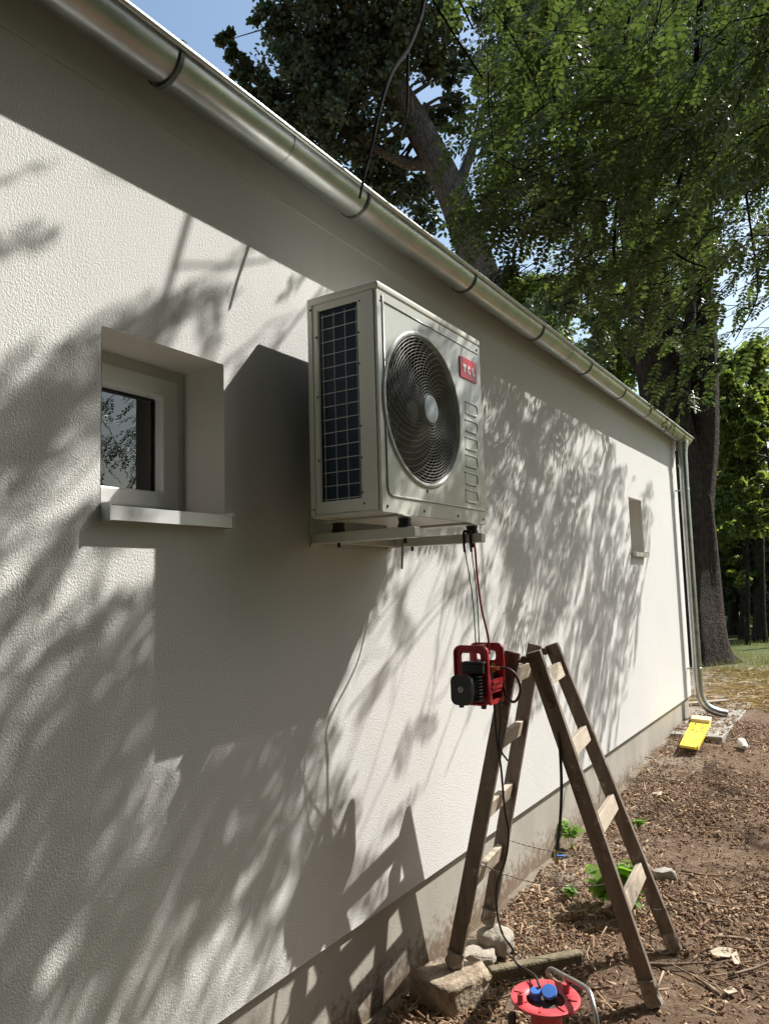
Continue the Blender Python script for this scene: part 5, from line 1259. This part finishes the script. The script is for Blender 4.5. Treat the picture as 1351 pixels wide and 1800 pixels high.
DRYL = make_leaf('dry_leaf', (.12, .06, .03), (.26, .15, .075), (.50, .38, .24), .2, .7, (1.1, .9, .5))
litter(26000, (-1.72, 1.2, 2.2, 8.8), .02, .15, .002, .011, CHIP, 'wood_litter', 'brown wood chips and twigs covering the bare ground', .3, .02, 1.5)
litter(75000, (-1.72, 1.2, 2.2, 8.8), .006, .06, .001, .005, FINE, 'fine_litter', 'fine dark plant debris between the wood chips', .35, .012, 1.5)
litter(42000, (-1.72, 1.2, 2.2, 8.8), .008, .05, .006, .022, DRYL, 'dry_leaf_litter', 'dry curled leaves scattered over the bare ground', .6, .016, 1.5)
litter(1500, (-1.74, -1.28, 7.8, 9.95), .01, .09, .002, .014, DRYL, 'apron_litter', 'dry leaf bits lying on the concrete apron', .3, .01, 1.0, .153)
# individual larger sticks
STK = [((1180, 1700), .4, .30, 'long dry stick pointing away right of the lowest ladder foot'), ((1215, 1722), 2.6, .26, 'bent dry stick between the ladder and the torn bark'), ((1112, 1345), 2.2, .34, 'thin curved stick lying near the yellow board'), ((1330, 1705), .9, .30, 'dry stick at the right edge below the bark strips'),
       ((1270, 1590), .2, .34, 'thick brown stick in the shaded litter at the right'), ((745, 1772), 2.9, .30, 'thin stick in front of the pale block'), ((862, 1748), .6, .28, 'dry stick left of the cable reel'), ((1118, 1690), 2.4, .22, 'short stick between the ladder feet'), ((1240, 1540), .1, .26, 'dark stick beside the broken tile'), ((1300, 1650), .3, .32, 'pale stick just above the bark strips'),
       ((1140, 1430), 1.2, .2, 'small stick in the open ground beyond the ladder'), ((1310, 1420), .3, .36, 'long dark stick across the ground beyond the bottle'), ((1040, 1690), 2.0, .2, 'stick stub behind the reel handle')]
for (q, a, ln, lab) in STK:
    p = onZ(q[0], q[1], -.02)
    d = np.array([math.cos(a), math.sin(a), 0]) * ln / 2; z = gz(p) + .014; c = np.array([p[0], p[1], z]); b = c + unit(1)[0] * [.03, .03, .006]
    e0 = c - d; e1 = c + d; e0[0] = max(e0[0], WX + .04); e1[0] = max(e1[0], WX + .04)
    m = MB(); m.tube(smooth_path([e0, b, e1 + [0, 0, rng.uniform(0, .03)]], 8), np.linspace(rng.uniform(.006, .011), .0025, 8), 6, jitter=lambda u, g: 1 + .15 * math.sin(g * 2 + u * 17))
    tag(m.build('stick', STICKW, None, origin=c, smooth='all'), lab, 'stick', 'dry sticks on the ground')
def blades(n, reg, h, mat_, name, label, cat, lean=.5, flat=0.0):
    x = reg[0] + rng.random(n) * (reg[1] - reg[0]); y = reg[2] + rng.random(n) * (reg[3] - reg[2])
    cl = np.sin(x * 1.7 + y * .8) + np.sin(y * 1.3 - x * .9) + np.sin(x * 4 + y * 3) * .5; k = rng.random(n) < np.clip(.6 + .35 * cl, .08, 1); x, y = x[k], y[k]; n = len(x)
    a = rng.random(n) * 6.28; d = np.stack([np.cos(a) * (lean + flat), np.sin(a) * (lean + flat), np.full(n, 1.0 - flat * .93)], -1)
    tv = np.array([(0, -.03, 0), (0, .03, 0), (.6, .022, .03), (.6, -.022, .03), (1, .004, -.04), (1, -.004, -.04)], float); tq = np.array([(0, 1, 2, 3), (3, 2, 4, 5)])
    V, Q, T = stamp(tv, tq, NT, np.stack([x, y, ground_z(x, y) + .012 * flat], -1), frames(d, unit(n)), h * rng.uniform(.5, 1.3, n))
    tag(obj(name, np_mesh(name, V, Q), mat_, kind='stuff'), label, cat)
blades(16000, (-2.6, 3.5, 11.5, 20), .11, GRASSM, 'grass', 'short yellowish green grass beyond the house corner', 'grass')
blades(9500, (-2.2, 1.6, 9.4, 13.4), .22, STRAWM, 'straw', 'dry straw scattered around the foot of the old tree', 'straw', .5, .9)
